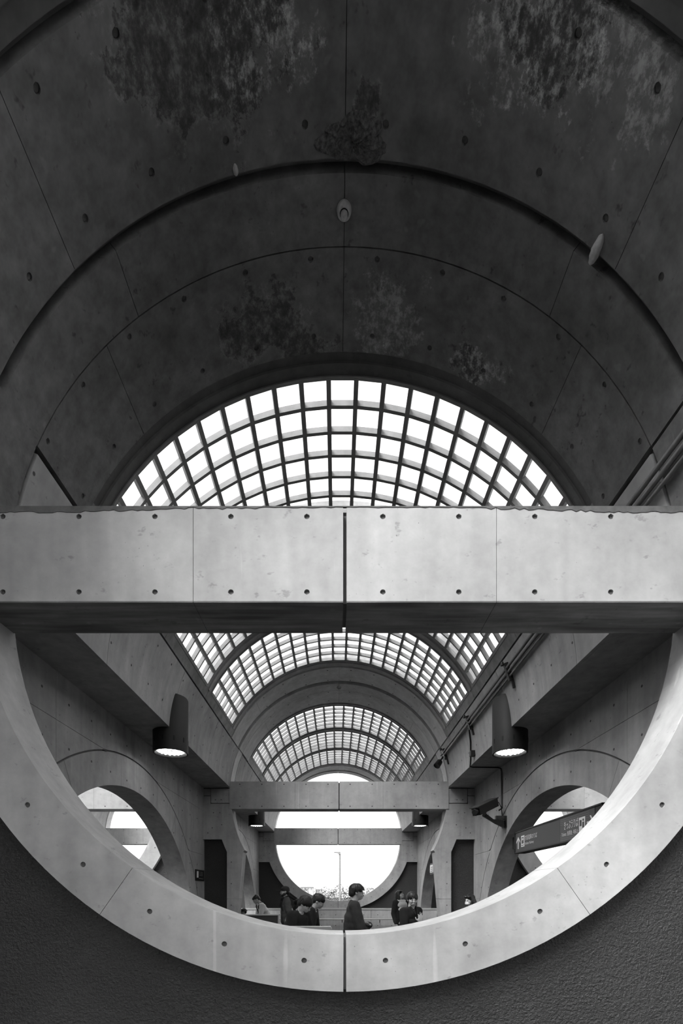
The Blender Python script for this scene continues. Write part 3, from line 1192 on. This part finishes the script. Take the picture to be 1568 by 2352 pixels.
# small pale sign in the far right arch
rt = root('hanging_sign', (SX, 5650, 226))
tag(rt, 'small pale framed sign hanging in the far right arch', 'sign')
build('sign_box', *box(SX - 4, SX + 40, 5540, 5755, 226, 360), 'dgrey', rt)
build('panel', *box(SX - 8, SX - 3, 5560, 5735, 250, 340), 'white', rt)
build('mark', *join(*[box(SX - 10, SX - 7, 5580, 5680 - 15 * k, 262 + 22 * k, 270 + 22 * k) for k in range(3)]), 'dgrey', rt)
build('hanger', *box(SX + 10, SX + 30, 5630, 5660, 360, 505), 'dgrey', rt)

# ---------------------------------------------------------------- ceiling fittings and wear
def on_vault(c, r0):
    """Frame at a vault point: position (u), inward normal, tangent, y axis."""
    x, z = c.x / U, (c.z - EYE) / U - ZC
    n = Vector((-x, 0, -z)).normalized()
    return Vector((c.x / U, c.y / U, (c.z - EYE) / U)), n, Vector((n.z, 0, -n.x)), Vector((0, 1, 0))


def detector(px, py, sc_, label, y_fix=None):
    c = vault_point(px, py)
    if y_fix is not None:
        c = P((0, y_fix, ZC + R))
    p, n, t, yv = on_vault(c, R)
    rt = root('smoke_detector', p)
    tag(rt, label, 'detector', 'ceiling detectors')
    def put(prof, nm, mat, off=0):
        v, f = lathe([(a * sc_, b * sc_) for a, b in prof], 24)
        build(nm, [tuple(p + t * q[0] + yv * q[1] + n * (q[2] + off)) for q in v], f, mat, rt, smooth=40)
    put([(17, -1), (18, 2), (17, 8), (14, 11), (9, 12)], 'base', 'pale')
    put([(10.4, 11), (10.4, 13), (8.6, 13.2), (8.4, 11)], 'vent_ring', 'slot')
    put([(8.6, 10), (8.8, 17), (7, 20), (2, 21)], 'cap', 'pale')
detector(790, 480, 1.0, 'pale round smoke detector on the vault above the near skylight')
detector(0, 0, 1.0, 'tiny round smoke detector on the middle vault band', YF[2] + 60)

# weathered oval lump at the right of the groove, pale blob at the left
def lump(px, py, rx, ry, rz, mat, name, label, cat, seed, tilt=0.0, sink=0.35):
    p, n, t, yv = on_vault(vault_point(px, py), R)
    rnd = random.Random(seed)
    V, Fc = [], []
    nu, nv = 14, 10
    for j in range(nv + 1):
        a = math.pi * j / nv
        for i in range(nu):
            b = 2 * math.pi * i / nu
            q = 1 + rnd.uniform(-.10, .10)
            x, y, z = math.sin(a) * math.cos(b) * rx * q, math.cos(a) * ry, math.sin(a) * math.sin(b) * rz * q
            V.append(tuple(p + t * (x + tilt * y) + yv * y + n * (z + rz * sink)))
    for j in range(nv):
        for i in range(nu):
            Fc.append((j * nu + i, j * nu + (i + 1) % nu, (j + 1) * nu + (i + 1) % nu, (j + 1) * nu + i))
    o = build(name, V, Fc, mat, smooth=50)
    return tag(o, label, cat)
lump(1372, 570, 11, 25, 13, 'pale', 'wasp_nest', 'mottled pale oval lump stuck on the groove of the vault at right', 'lump', 5, 0.0)
lump(540, 388, 6, 9, 6, 'pale', 'wasp_nest', 'tiny pale blob on the dark groove of the vault at left', 'lump', 6)

# rough mud patch at the crown
def mud_patch():
    rnd = random.Random(11)
    c = vault_point(813, 318)
    p0, n, t, yv = on_vault(c, R)
    V, Fc = [], []
    NR, NA = 9, 40
    for j in range(NR + 1):
        q = j / NR
        for i in range(NA):
            a = 2 * math.pi * i / NA
            e = 1 + .16 * math.sin(3 * a + 1) + .07 * math.sin(7 * a) + rnd.uniform(-.05, .05)
            x = 76 * q * math.cos(a) * e
            y = 36 * q * math.sin(a) * e
            th = math.atan2(p0.z - ZC, -p0.x) - x / R
            h = (1 - q ** 4) * 9 + 3 + (rnd.uniform(-3, 3) if q < .95 else -5)
            # the burrow running up through it
            if abs(x - 20 - .1 * y) < 15 and y > -22:
                h = 1 + rnd.uniform(-.5, .5)
            V.append((-(R - h) * math.cos(th), p0.y + y, ZC + (R - h) * math.sin(th)))
    for j in range(NR):
        for i in range(NA):
            Fc.append((j * NA + i, j * NA + (i + 1) % NA, (j + 1) * NA + (i + 1) % NA, (j + 1) * NA + i))
    o = build('mud_nest', V, Fc, 'mud')
    tag(o, 'dark rough mud nest remains at the crown of the vault', 'nest')
mud_patch()

# ---------------------------------------------------------------- parapets, rail
PY = 5150.0
rt = root('parapet', (0, PY + 30, FLOOR))
tag(rt, 'long low concrete parapet with pale top across the far bay', 'parapet')
build('wall_panel', *box(-WALLX + 4, -350, PY, PY + 60, FLOOR, -172), 'parapet', rt)
build('wall_panel', *box(-347, 347, PY, PY + 60, FLOOR, -172), 'parapet', rt)
build('wall_panel', *box(350, WALLX - 16, PY, PY + 60, FLOOR, -172), 'parapet', rt)
build('coping', *box(-WALLX + 4, WALLX - 12, PY - 3, PY + 64, -172, -156), 'cap', rt)
mk = [((x, PY, z), (0, -1, 0)) for z in (-225, -340) for x in [-930 + 150 * k for k in range(13)]]
discs('tie_holes', mk, 4.5, rt)
rt = root('handrail', (0, PY - 40, FLOOR))
tag(rt, 'thin pale steel handrail in front of the far parapet', 'handrail')
build('rail', *tube([(-WALLX + 30, PY - 34, -270), (WALLX - 340, PY - 34, -270)], 6.5, 10), 'steel', rt, smooth=60)
for x in (-800, -400, 40, 440, 700):
    build('bracket', *tube([(x, PY - 1, -305), (x, PY - 20, -303), (x, PY - 34, -277)], 4, 8), 'dgrey', rt, smooth=60)

rt = root('parapet', (-800, 4100, FLOOR))
tag(rt, 'grey low parapet with pale rim in front of the person in the white jacket', 'parapet')
build('wall_panel', *box(-838, -519, 4100, 4130, FLOOR, -182), 'dgrey', rt)
build('coping', *join(box(-838, -515, 4097, 4133, -184, -176), box(-519, -512, 4097, 4133, FLOOR, -178)), 'cap', rt)
rt = root('parapet', (-300, 2150, FLOOR))
tag(rt, 'narrow white-topped parapet the two stooping boys lean over', 'parapet')
build('wall_panel', *box(-700, -50, 2150, 2196, FLOOR, -160), 'parapet', rt)
build('coping', *prism([(-704, -163), (-52, -163), (-40, -158), (-46, -147), (-704, -147)], 2142, 2204), 'cap', rt)
# ================================================================ outdoors beyond the far ring
M['leaf'] = plain('leaf_mat', 0.065, 0.6, var=0.5, vscale=6)
M['bark'] = plain('bark_mat', 0.12, 0.9, var=0.3)
M['pole'] = plain('lamp_post_mat', 0.2, 0.5)
M['wire'] = plain('wire_mat', 0.2, 0.5)
M['bwall'] = plain('far_building_mat', 0.55, 0.8)
M['bglass'] = plain('far_window_mat', 0.25, 0.3)
GZ = FLOOR - 1100


def bush(x, y, top, rx, h, seed, label):
    rnd = random.Random(seed)
    rt = root('tree', (x, y, GZ))
    tag(rt, label, 'tree', 'trees outside the far ring')
    build('trunk', *tube([(x, y, GZ - 5), (x + rx * .05, y, GZ + (top - GZ) * .4), (x, y, top - h * .5)], 26, 8), 'bark', rt, smooth=60)
    V, Fc = [], []
    for k in range(4200):
        while True:
            p = Vector((rnd.uniform(-1, 1), rnd.uniform(-1, 1), rnd.uniform(-1, 1)))
            if .25 < p.length < 1:
                break
        lum = 1 + .22 * math.sin(p.x * 7 + seed) * math.sin(p.z * 6 + seed * 2)
        c = Vector((x + p.x * rx * lum, y + p.y * rx * .8, top - h / 2 + p.z * h / 2 * lum))
        a = Vector((rnd.uniform(-1, 1), rnd.uniform(-1, 1), rnd.uniform(-.6, .6))).normalized()
        b = a.orthogonal().normalized()
        s = rnd.uniform(13, 25)
        n = len(V)
        V += [tuple(c - a * s), tuple(c + b * s * .45), tuple(c + a * s), tuple(c - b * s * .45)]
        Fc.append((n, n + 1, n + 2, n + 3))
    o = build('foliage', V, Fc, 'leaf', rt)
    tag(o, kind='stuff')


for k, (px, pt, rx, y, t) in enumerate(((700, 2046, 300, 11500, 'leftmost pale tree seen low through the far ring'),
                                        (735, 2038, 380, 12200, 'pale leafy tree left of the lamp post through the far ring'),
                                        (772, 2033, 420, 12800, 'tallest pale tree behind the lamp post through the far ring'),
                                        (808, 2040, 330, 11800, 'pale tree behind the head of the standing boy'),
                                        (842, 2036, 300, 12400, 'round pale tree at the right rim of the far ring'))):
    kk = F / y
    bush((px - 773) / kk - 18.6, y, (2053 - pt) / kk, rx, 900, 20 + k, t)

y = 10000.0
rt = root('lamp_post', (45, y, GZ))
tag(rt, 'thin pale lamp post standing in the far ring opening', 'lamp post')
build('pole', *lathe([(24, GZ), (20, GZ + 60), (18, 820)], 12, center=(45, y, 0)), 'pole', rt, smooth=60)
build('lamp_head', *prism([(25, 820), (62, 820), (62, 868), (-70, 868), (-78, 852), (5, 846)], y - 30, y + 30), 'pole', rt)
rt = root('utility_line', (-2600, y + 60, GZ))
tag(rt, 'thin wire crossing the sky in the far ring opening between two poles', 'wire')
v, f = tube([(-2600, y + 60, 470), (-1300, y + 60, 500), (0, y + 60, 522), (1300, y + 60, 545), (2600, y + 60, 580)], 3.2, 6)
build('wire', v, f, 'wire', rt)
for x, h in ((-2600, 520), (2600, 630)):
    build('pole', *lathe([(26, GZ), (18, h)], 10, center=(x, y + 60, 0)), 'wire', rt, smooth=60)
    build('crossarm', *box(x - 90, x + 90, y + 50, y + 70, h - 70, h - 52), 'wire', rt)
y = 30000.0
rt = root('building', (-1900, y, GZ))
tag(rt, 'low pale building far behind the trees at left', 'building')
build('wall', *box(-2300, -1500, y, y + 900, GZ, 420), 'bwall', rt)
build('roof', *prism([(-2380, 420), (-1420, 420), (-1500, 500), (-2300, 500)], y - 60, y + 960), 'bwall', rt)
for k in range(4):
    w = build('window', *box(-2220 + 190 * k, -2110 + 190 * k, y - 8, y + 4, 240, 360), 'bglass', rt)
    build('sill', *box(-2230 + 190 * k, -2100 + 190 * k, y - 20, y, 226, 240), 'bwall', w)
# ================================================================ people
M['skin'] = plain('skin_mat', 0.52, 0.55, var=0.08, vscale=30)
M['hair'] = plain('hair_mat', 0.012, 0.38, var=0.5, vscale=90, bump=0.5)
M['knit'] = plain('black_cloth_mat', 0.012, 0.9, var=0.3, vscale=14, bump=0.3)
M['sweat'] = plain('charcoal_cloth_mat', 0.04, 0.9, var=0.3, vscale=12, bump=0.3)
M['tee'] = plain('grey_cloth_mat', 0.10, 0.9, var=0.25, vscale=14, bump=0.3)
M['whitecloth'] = plain('white_cloth_mat', 0.75, 0.85, var=0.06, vscale=10, bump=0.2)
M['denim'] = plain('trouser_mat', 0.03, 0.9, var=0.3, vscale=20)
M['shoe'] = plain('shoe_mat', 0.05, 0.6)
M['lip'] = plain('lip_mat', 0.2, 0.5)
M['eye'] = plain('eye_mat', 0.008, 0.25)
M['mask'] = plain('face_mask_mat', 0.8, 0.8)


def capsule(p0, p1, r0, r1, n=12):
    p0, p1 = Vector(p0), Vector(p1)
    d = p1 - p0
    L = d.length or 1e-6
    d = d / L
    a = d.orthogonal().normalized()
    b = d.cross(a)
    V, Fc = [], []
    rings = []
    for j in range(1, 5):
        t = math.pi / 2 * j / 4
        rings.append((-r0 * math.cos(t), r0 * math.sin(t)))
    for j in range(4):
        t = math.pi / 2 * j / 4
        rings.append((L + r1 * math.sin(t), r1 * math.cos(t)))
    V.append(tuple(p0 - d * r0))
    for h, r in rings:
        for k in range(n):
            t = 2 * math.pi * k / n
            V.append(tuple(p0 + d * h + (a * math.cos(t) + b * math.sin(t)) * r))
    V.append(tuple(p1 + d * r1))
    m = len(rings)
    for k in range(n):
        k2 = (k + 1) % n
        Fc.append((0, 1 + k2, 1 + k))
        for j in range(m - 1):
            Fc.append((1 + j * n + k, 1 + j * n + k2, 1 + (j + 1) * n + k2, 1 + (j + 1) * n + k))
        Fc.append((1 + (m - 1) * n + k, 1 + (m - 1) * n + k2, len(V) - 1))
    return V, Fc


def ellipsoid(c, r, mat=None, nu=16, nv=12):
    V, Fc = [], []
    for j in range(nv + 1):
        a = math.pi * j / nv
        for i in range(nu):
            b = 2 * math.pi * i / nu
            p = Vector((r[0] * math.sin(a) * math.cos(b), r[1] * math.sin(a) * math.sin(b), r[2] * math.cos(a)))
            if mat is not None:
                p = mat @ p
            V.append(tuple(Vector(c) + p))
    for j in range(nv):
        for i in range(nu):
            Fc.append((j * nu + i, j * nu + (i + 1) % nu, (j + 1) * nu + (i + 1) % nu, (j + 1) * nu + i))
    return V, Fc


def fuse(prims, voxel, smooth=4):
    """Union of closed primitives as one smooth skin."""
    V, Fc = join(*prims)
    me = bpy.data.meshes.new('fuse')
    bm = bmesh.new()
    bv = [bm.verts.new(p) for p in V]
    for q in Fc:
        try:
            bm.faces.new([bv[i] for i in q])
        except ValueError:
            pass
    bmesh.ops.remove_doubles(bm, verts=bm.verts, dist=1e-6)
    bmesh.ops.recalc_face_normals(bm, faces=bm.faces)
    bm.to_mesh(me)
    bm.free()
    o = bpy.data.objects.new('fuse', me)
    COL.objects.link(o)
    md = o.modifiers.new('r', 'REMESH')
    md.mode = 'VOXEL'
    md.voxel_size = voxel
    ms = o.modifiers.new('s', 'SMOOTH')
    ms.factor = 0.5
    ms.iterations = smooth
    dg = bpy.context.evaluated_depsgraph_get()
    out = bpy.data.meshes.new_from_object(o.evaluated_get(dg))
    bpy.data.objects.remove(o)
    bpy.data.meshes.remove(me)
    for p in out.polygons:
        p.use_smooth = True
    return out


def rot(axis, deg):
    return Matrix.Rotation(deg * D2R, 3, axis)


def person(label, x, y, H, heading, lean=0, head_turn=0, head_pitch=0, arms=None, top='knit', bottom='denim', hair='bowl',
           sleeve='long', loose=1.0, voxel=0.0085, fingers=False, extra=None, group=None):
    """x, y in u; H stature in metres; faces -y before the heading turn."""
    s = H / 1.70
    base = P((x, y, FLOOR))
    rt = bpy.data.objects.new('person', None)
    rt.empty_display_size = .2
    COL.objects.link(rt)
    rt.location = base
    rt.rotation_euler = (0, 0, heading * D2R)
    tag(rt, label, 'person', group or 'people in the concourse')
    hip = Vector((0, 0, .94))
    Rl = rot('X', lean)          # positive lean tips the chest towards -y

    def up(p):                   # upper body point -> posed
        return (Rl @ (Vector(p) - hip) + hip) * s

    def lo(p):
        return Vector(p) * s
    neck = Vector((0, -.012, 1.47))
    Rh = Rl @ rot('Z', head_turn) @ rot('X', head_pitch)

    def hd(p):                   # head-local point (origin at neck joint)
        return up(neck) + (Rh @ Vector(p)) * s
    hm = Rh.copy()

    def he(c, r):
        return ellipsoid(hd(c), [q * s for q in r], hm)
    # ---- arms: elbow and wrist in upright upper-body space (right = -x)
    A = arms or {}
    sh = {-1: (-.175, 0, 1.395), 1: (.175, 0, 1.395)}
    el = {k: A.get(('e', k), (k * .215, .03, 1.12)) for k in (-1, 1)}
    wr = {k: A.get(('w', k), (k * .215, -.05, .885)) for k in (-1, 1)}
    body, shirt, legs, shoes = [], [], [], []
    # head
    body += [he((0, .012, .135), (.071, .088, .088)), he((0, -.022, .10), (.062, .066, .075)), he((0, -.035, .055), (.046, .048, .040)),
             he((0, -.062, .040), (.026, .025, .022)),
             he((0, -.095, .088), (.0115, .018, .018)), he((0, -.090, .112), (.008, .010, .030)),
             he((-.072, .012, .10), (.007, .017, .027)), he((.072, .012, .10), (.007, .017, .027)),
             he((0, -.084, .052), (.022, .012, .012)), he((-.03, -.068, .086), (.022, .02, .02)), he((.03, -.068, .086), (.022, .02, .02))]
    body += [capsule(up((0, .012, 1.38)), hd((0, .012, .06)), .058 * s, .050 * s)]
    # trunk
    body += [capsule(up((0, .0, 1.33)), up((0, 0, 1.08)), .10 * s, .105 * s), capsule(up((-.09, 0, 1.36)), up((.09, 0, 1.36)), .085 * s, .085 * s),
             capsule(up((-.06, 0, .96)), up((.06, 0, .96)), .11 * s, .11 * s)]
    for k in (-1, 1):
        S_, E, W = up(sh[k]), up(el[k]), up(wr[k])
        body += [capsule(up((k * .10, .0, 1.40)), S_, .06 * s, .054 * s), capsule(S_, E, .050 * s, .038 * s), capsule(E, W, .040 * s, .026 * s)]
        dirv = (W - E).normalized()
        if ('h', k) in A:
            dirv = (Rl @ Vector(A[('h', k)])).normalized()
        side = Vector((0, 0, 1)).cross(dirv)
        if side.length < .1:
            side = Vector((1, 0, 0))
        side.normalize()
        if ('p', k) in A:
            side = Vector(A[('p', k)]).normalized()
            side = (side - dirv * side.dot(dirv)).normalized()
        nrm = dirv.cross(side)
        pc = W + dirv * .05 * s
        body += [ellipsoid(pc, (.042 * s, .015 * s, .050 * s), Matrix((side, nrm, dirv)).transposed())]
        curl = A.get(('c', k), .35)
        spread = .10 if fingers else .03
        for q, (off, ln) in enumerate(((-.030, .066), (-.010, .078), (.011, .074), (.030, .058))):
            c_ = curl[q] if isinstance(curl, (list, tuple)) else curl
            d1 = (dirv + side * off * spread * 25 + nrm * c_ * .5).normalized()
            d2 = (dirv * math.cos(c_ * 2.6) + nrm * math.sin(c_ * 2.6) + side * off * spread * 20).normalized()
            f0 = pc + side * off * s + dirv * .038 * s
            f1 = f0 + d1 * ln * .5 * s
            f2 = f1 + d2 * ln * .5 * s
            body += [capsule(f0, f1, .0088 * s, .0082 * s, 8), capsule(f1, f2, .0082 * s, .0070 * s, 8)]
        t0 = pc - side * .030 * s - dirv * .012 * s
        t1 = t0 + (dirv * .45 - side * .8 + nrm * .25).normalized() * .038 * s
        t2 = t1 + (dirv * .85 - side * .3 + nrm * .3).normalized() * .030 * s
        body += [capsule(t0, t1, .011 * s, .0095 * s, 8), capsule(t1, t2, .0095 * s, .008 * s, 8)]
        # legs
        body += [capsule(lo((k * .085, 0, .93)), lo((k * .095, -.01, .50)), .078 * s, .052 * s), capsule(lo((k * .095, -.01, .50)), lo((k * .10, .02, .09)), .050 * s, .034 * s),
                 capsule(lo((k * .10, .03, .045)), lo((k * .11, -.11, .03)), .034 * s, .026 * s)]
        legs += [capsule(lo((k * .085, 0, .93)), lo((k * .095, -.01, .50)), .095 * s, .075 * s), capsule(lo((k * .095, -.01, .50)), lo((k * .10, .02, .10)), .074 * s, .062 * s)]
        shoes.append(fuse([capsule(lo((k * .10, .03, .048)), lo((k * .11, -.14, .036)), .046 * s, .036 * s), ellipsoid(lo((k * .105, -.05, .018)), (.046 * s, .13 * s, .018 * s))], .01))
        g = 1.0 * loose
        shirt += [capsule(up((k * .09, .0, 1.405)), up(sh[k]), .064 * s, .066 * s * g)]
        if sleeve == 'long':
            shirt += [capsule(up(sh[k]), E, .064 * s * g, .058 * s * g), capsule(E, E + (W - E) * .92, .058 * s * g, .042 * s * g)]
        else:
            shirt += [capsule(up(sh[k]), S_ + (E - S_) * .80, .066 * s * g, .070 * s * g)]
    legs += [capsule(lo((-.06, 0, .96)), lo((.06, 0, .96)), .112 * s, .112 * s)]
    shirt += [capsule(up((-.085, 0, 1.33)), up((.085, 0, 1.33)), .108 * s, .108 * s), capsule(up((-.06, 0, 1.12)), up((.06, 0, 1.12)), .118 * s * g, .118 * s * g),
              capsule(up((-.065, 0, .93)), up((.065, 0, .93)), .122 * s * g, .122 * s * g),
              capsule(up((-.065, 0, 1.02)), up((.065, 0, 1.02)), .119 * s * g, .119 * s * g), capsule(up((-.075, 0, 1.22)), up((.075, 0, 1.22)), .112 * s * g, .112 * s * g), capsule(up((0, .018, 1.40)), up((0, .012, 1.432)), .073 * s, .064 * s)]

    def part(nm, me, mat, parent=rt):
        me.materials.clear()
        me.materials.append(M[mat])
        o = bpy.data.objects.new(nm, me)
        COL.objects.link(o)
        o.parent = parent
        return o

    def small(nm, vf, mat, parent=rt):
        me = bpy.data.meshes.new(nm)
        me.from_pydata(vf[0], [], vf[1])
        for p in me.polygons:
            p.use_smooth = True
        return part(nm, me, mat, parent)
    b_o = part('body', fuse(body, voxel, 3), 'skin')
    part('shirt', fuse(shirt, .011, 6), top)
    part('trousers', fuse(legs, .014, 5), bottom)
    for m_ in shoes:
        part('shoe', m_, 'shoe')
    # face
    for k in (-1, 1):
        small('eye', he((k * .029, -.0825, .107), (.0125, .005, .0038)), 'eye', b_o)
        small('eyebrow', he((k * .030, -.083, .127), (.018, .005, .003)), 'hair', b_o)
    small('mouth', he((0, -.094, .052), (.021, .006, .0055)), 'lip', b_o)
    hp = []
    HC, HR = Vector((0, .018, .145)), (.0805, .098, .086)

    def hs(az, elv, q=1.0):      # point of the hair cap: azimuth 0 = face, elevation in degrees
        ca, sa, ce, se = math.cos(az * D2R), math.sin(az * D2R), math.cos(elv * D2R), math.sin(elv * D2R)
        return Vector((HC.x + HR[0] * sa * ce * q, HC.y - HR[1] * ca * ce * q, HC.z + HR[2] * se * q))
    if hair in ('bowl', 'fringe', 'swept', 'short'):
        hp += [he((0, .026, .152), (.079, .090, .082)), he((0, .060, .10), (.070, .056, .07))]
        rnd = random.Random(int(x) + 7)
        for k in range(150):
            az = rnd.uniform(-180, 180)
            f_ = abs(az)
            if hair == 'swept':
                end = 16 if f_ < 55 else (-8 if f_ < 95 else -46)
            elif hair == 'short':
                end = 12 if f_ < 60 else (0 if f_ < 95 else -40)
            elif hair == 'fringe':
                end = -4 if f_ < 60 else (-16 if f_ < 95 else -46)
            else:
                end = -13 if f_ < 62 else (-26 if f_ < 100 else -50)
            end += rnd.uniform(-7, 7)
            st = rnd.uniform(35, 78)
            q = 1.0 + rnd.uniform(-.01, .035)
            if hair == 'swept' and f_ < 75:
                q += .06
            pts = [hs(az + (0 if hair != 'swept' else (st - e_) * .25), e_, q * (1 + (.05 if hair == 'swept' and f_ < 70 and e_ < 40 else 0))) for e_ in linspace(st, end, 4)]
            for i_ in range(4):
                r0 = .0085 * (1 - i_ * .12)
                hp.append(capsule(hd(pts[i_]), hd(pts[i_ + 1]), r0 * s, r0 * .88 * s, 6))
    if hair == 'long':
        hp += [he((0, .022, .148), (.086, .098, .090)), he((0, .075, .05), (.085, .055, .12))]
        for k in (-1, 1):
            hp += [he((k * .070, .02, .08), (.026, .052, .10)), capsule(hd((k * .068, .03, .06)), hd((k * .085, .03, -.17)), .036 * s, .022 * s)]
        hp += [capsule(hd((0, .08, .05)), hd((0, .10, -.17)), .06 * s, .035 * s), he((-.03, -.05, .185), (.045, .045, .03)), he((.035, -.045, .185), (.045, .045, .03))]
    if hair == 'cap':
        hp += [he((0, .05, .10), (.075, .062, .075))]
    if hp:
        part('hair', fuse(hp, .0045, 2), 'hair')
    if extra:
        extra(dict(rt=rt, up=up, lo=lo, hd=hd, he=he, part=part, small=small, s=s, Rh=Rh, base=base, heading=heading))
    return rt


# standing boy with folded arms, looking right
person('standing boy in a charcoal sweatshirt with folded arms, seen in profile', 68, 2560, 1.69, 90, lean=2, head_turn=6, head_pitch=10,
       arms={('e', -1): (-.23, -.10, 1.08), ('w', -1): (.08, -.20, 1.10), ('h', -1): (1, .45, .1), ('e', 1): (.23, -.11, 1.10), ('w', 1): (-.08, -.22, 1.14), ('h', 1): (-1, .45, .1)},
       top='sweat', hair='swept', loose=1.22)


def crew_neck(e):
    e['part']('collar', fuse([capsule(e['up']((-.03, -.03, 1.445)), e['up']((.03, -.03, 1.445)), .026 * e['s'], .026 * e['s']), e['he']((0, .008, -.022), (.060, .060, .012))], .008), 'whitecloth')


person('stooping boy in a black top with glossy bowl cut hair, nearer of the leaning pair', -248, 2420, 1.57, 62, lean=16, head_turn=10, head_pitch=24,
       arms={('e', -1): (-.25, -.10, 1.14), ('w', -1): (-.18, -.34, 1.10), ('e', 1): (.25, -.10, 1.14), ('w', 1): (.15, -.34, 1.10)},
       top='knit', hair='bowl', loose=1.25, extra=crew_neck)
person('boy in a checked black shirt leaning forward beyond the bowl cut boy', -214, 2760, 1.60, 84, lean=20, head_turn=0, head_pitch=14,
       arms={('e', -1): (-.24, -.12, 1.14), ('w', -1): (-.16, -.34, 1.05), ('e', 1): (.24, -.12, 1.14), ('w', 1): (.15, -.34, 1.05)},
       top='knit', hair='fringe', loose=1.12)


def open_collar(e):
    s, up = e['s'], e['up']
    for k in (-1, 1):
        me = bpy.data.meshes.new('lapel')
        v, f = capsule(up((k * .055, -.03, 1.46)), up((k * .028, -.115, 1.36)), .022 * s, .012 * s)
        me.from_pydata(v, [], f)
        e['part']('lapel', me, 'knit')


person('smiling boy in a black shirt facing the camera and raising his hand', 392, 2700, 1.58, 42, lean=3, head_turn=-34, head_pitch=6,
       arms={('e', 1): (.24, .02, 1.12), ('w', 1): (.20, -.14, .95), ('e', -1): (-.25, -.10, 1.07), ('w', -1): (-.13, -.28, 1.24),
             ('h', -1): (.06, -.06, 1.0), ('p', -1): (.75, -.66, 0), ('c', -1): (.5, .06, .10, .45)},
       top='knit', hair='bowl', loose=1.12, voxel=.0055, fingers=True, extra=open_collar)


def cardigan(e):
    s, up = e['s'], e['up']
    pr = []
    for k in (-1, 1):
        pr += [capsule(up((k * .10, .02, 1.36)), up((k * .115, .01, .95)), .105 * s, .11 * s), capsule(up((k * .06, .05, 1.36)), up((k * .06, .05, .95)), .10 * s, .11 * s)]
        E, W = up((k * .215, .03, 1.12)), up((k * .215, -.05, .885))
        pr += [capsule(up((k * .175, 0, 1.395)), E, .078 * s, .07 * s), capsule(E, E + (W - E) * .9, .07 * s, .058 * s)]
    e['part']('cardigan', fuse(pr, .011, 5), 'knit')


person('woman with long dark hair in a white top and open black cardigan', 572, 4420, 1.64, 38, lean=-2, head_turn=14, head_pitch=-12,
       top='whitecloth', hair='long', extra=cardigan)


def cap_beard(e):
    he, part, small = e['he'], e['part'], e['small']
    cap = part('cap', fuse([he((0, .015, .165), (.086, .102, .075)), he((0, .05, .14), (.080, .07, .05))], .007), 'sweat')
    small('visor', he((0, -.125, .150), (.066, .075, .010)), 'sweat', cap)
    part('beard', fuse([he((0, -.055, .035), (.045, .045, .035)), he((-.05, -.02, .055), (.018, .04, .035)), he((.05, -.02, .055), (.018, .04, .035))], .007), 'hair')


mx, my = -460.0, 4240.0
person('bearded man in a grey t-shirt and dark cap walking left', mx, my, 1.72, -78, lean=2, head_turn=0, head_pitch=4,
       top='tee', hair='cap', sleeve='short', loose=1.12, extra=cap_beard)


def strap_extra(e):
    s, up = e['s'], e['up']
    pts = [up((.11, .12, 1.38)), up((.12, .02, 1.475)), up((.12, -.10, 1.40)), up((.13, -.115, 1.22)), up((.14, -.02, 1.08))]
    for m_ in (1, -1):
        v, f = tube([Vector((q.x * m_, q.y, q.z)) for q in pts], .016, 6)
        e['small']('strap', (v, f), 'knit')


person('person in a white jacket with dark shoulder straps bending to the left', -690, 4700, 1.60, -70, lean=26, head_turn=0, head_pitch=16,
       arms={('e', -1): (-.24, -.16, 1.16), ('w', -1): (-.18, -.34, 1.0), ('e', 1): (.24, -.16, 1.16), ('w', 1): (.18, -.34, 1.0)},
       top='whitecloth', hair='short', loose=1.1, extra=strap_extra)


def bucket_hat(e):
    he, part = e['he'], e['part']
    part('hat', fuse([he((0, .012, .16), (.092, .106, .072)), he((0, .012, .125), (.135, .15, .016))], .007), 'knit')


person('short person mostly hidden behind the ring, in a dark brimmed hat', -872, 4500, 1.20, -70, lean=4, head_pitch=8, top='knit', hair='short', extra=bucket_hat)


def face_mask(e):
    e['part']('face_mask', fuse([e['he']((0, -.062, .062), (.052, .048, .040))], .007), 'mask')


person('dark haired person whose head just shows above the ring at right', 882, 3200, 1.55, -60, lean=4, head_pitch=4, top='knit', hair='long', extra=face_mask)

# backpack of the bearded man: hangs on his back
bp = bpy.data.objects.new('backpack', None)
COL.objects.link(bp)
bp.location = P((mx, my, FLOOR))
bp.rotation_euler = (0, 0, -78 * D2R)
tag(bp, 'bulky black backpack on the back of the bearded man', 'backpack')


def bpart(nm, prims, mat, vox=.01, parent=bp):
    me = fuse(prims, vox, 5)
    me.materials.clear()
    me.materials.append(M[mat])
    o = bpy.data.objects.new(nm, me)
    COL.objects.link(o)
    o.parent = parent
    return o


bpart('bag', [capsule((-.09, .23, 1.36), (.09, .23, 1.36), .075, .075), capsule((-.10, .25, 1.10), (.10, .25, 1.10), .10, .10), capsule((-.10, .24, 1.22), (.10, .24, 1.22), .095, .095)], 'knit')
bpart('pocket', [capsule((-.08, .335, 1.08), (.08, .335, 1.08), .055, .055), capsule((-.08, .32, 1.17), (.08, .32, 1.17), .04, .04)], 'sweat')
bpart('lid', [capsule((-.09, .27, 1.40), (.09, .27, 1.40), .045, .045)], 'dgrey')
for k in (-1, 1):
    pts = [(k * .09, .18, 1.42), (k * .10, .04, 1.515), (k * .115, -.10, 1.44), (k * .12, -.135, 1.28), (k * .15, -.06, 1.10), (k * .14, .17, 1.04)]
    pr = [capsule(pts[i], pts[i + 1], .02, .02, 8) for i in range(len(pts) - 1)]
    bpart('strap', pr, 'knit', .008)
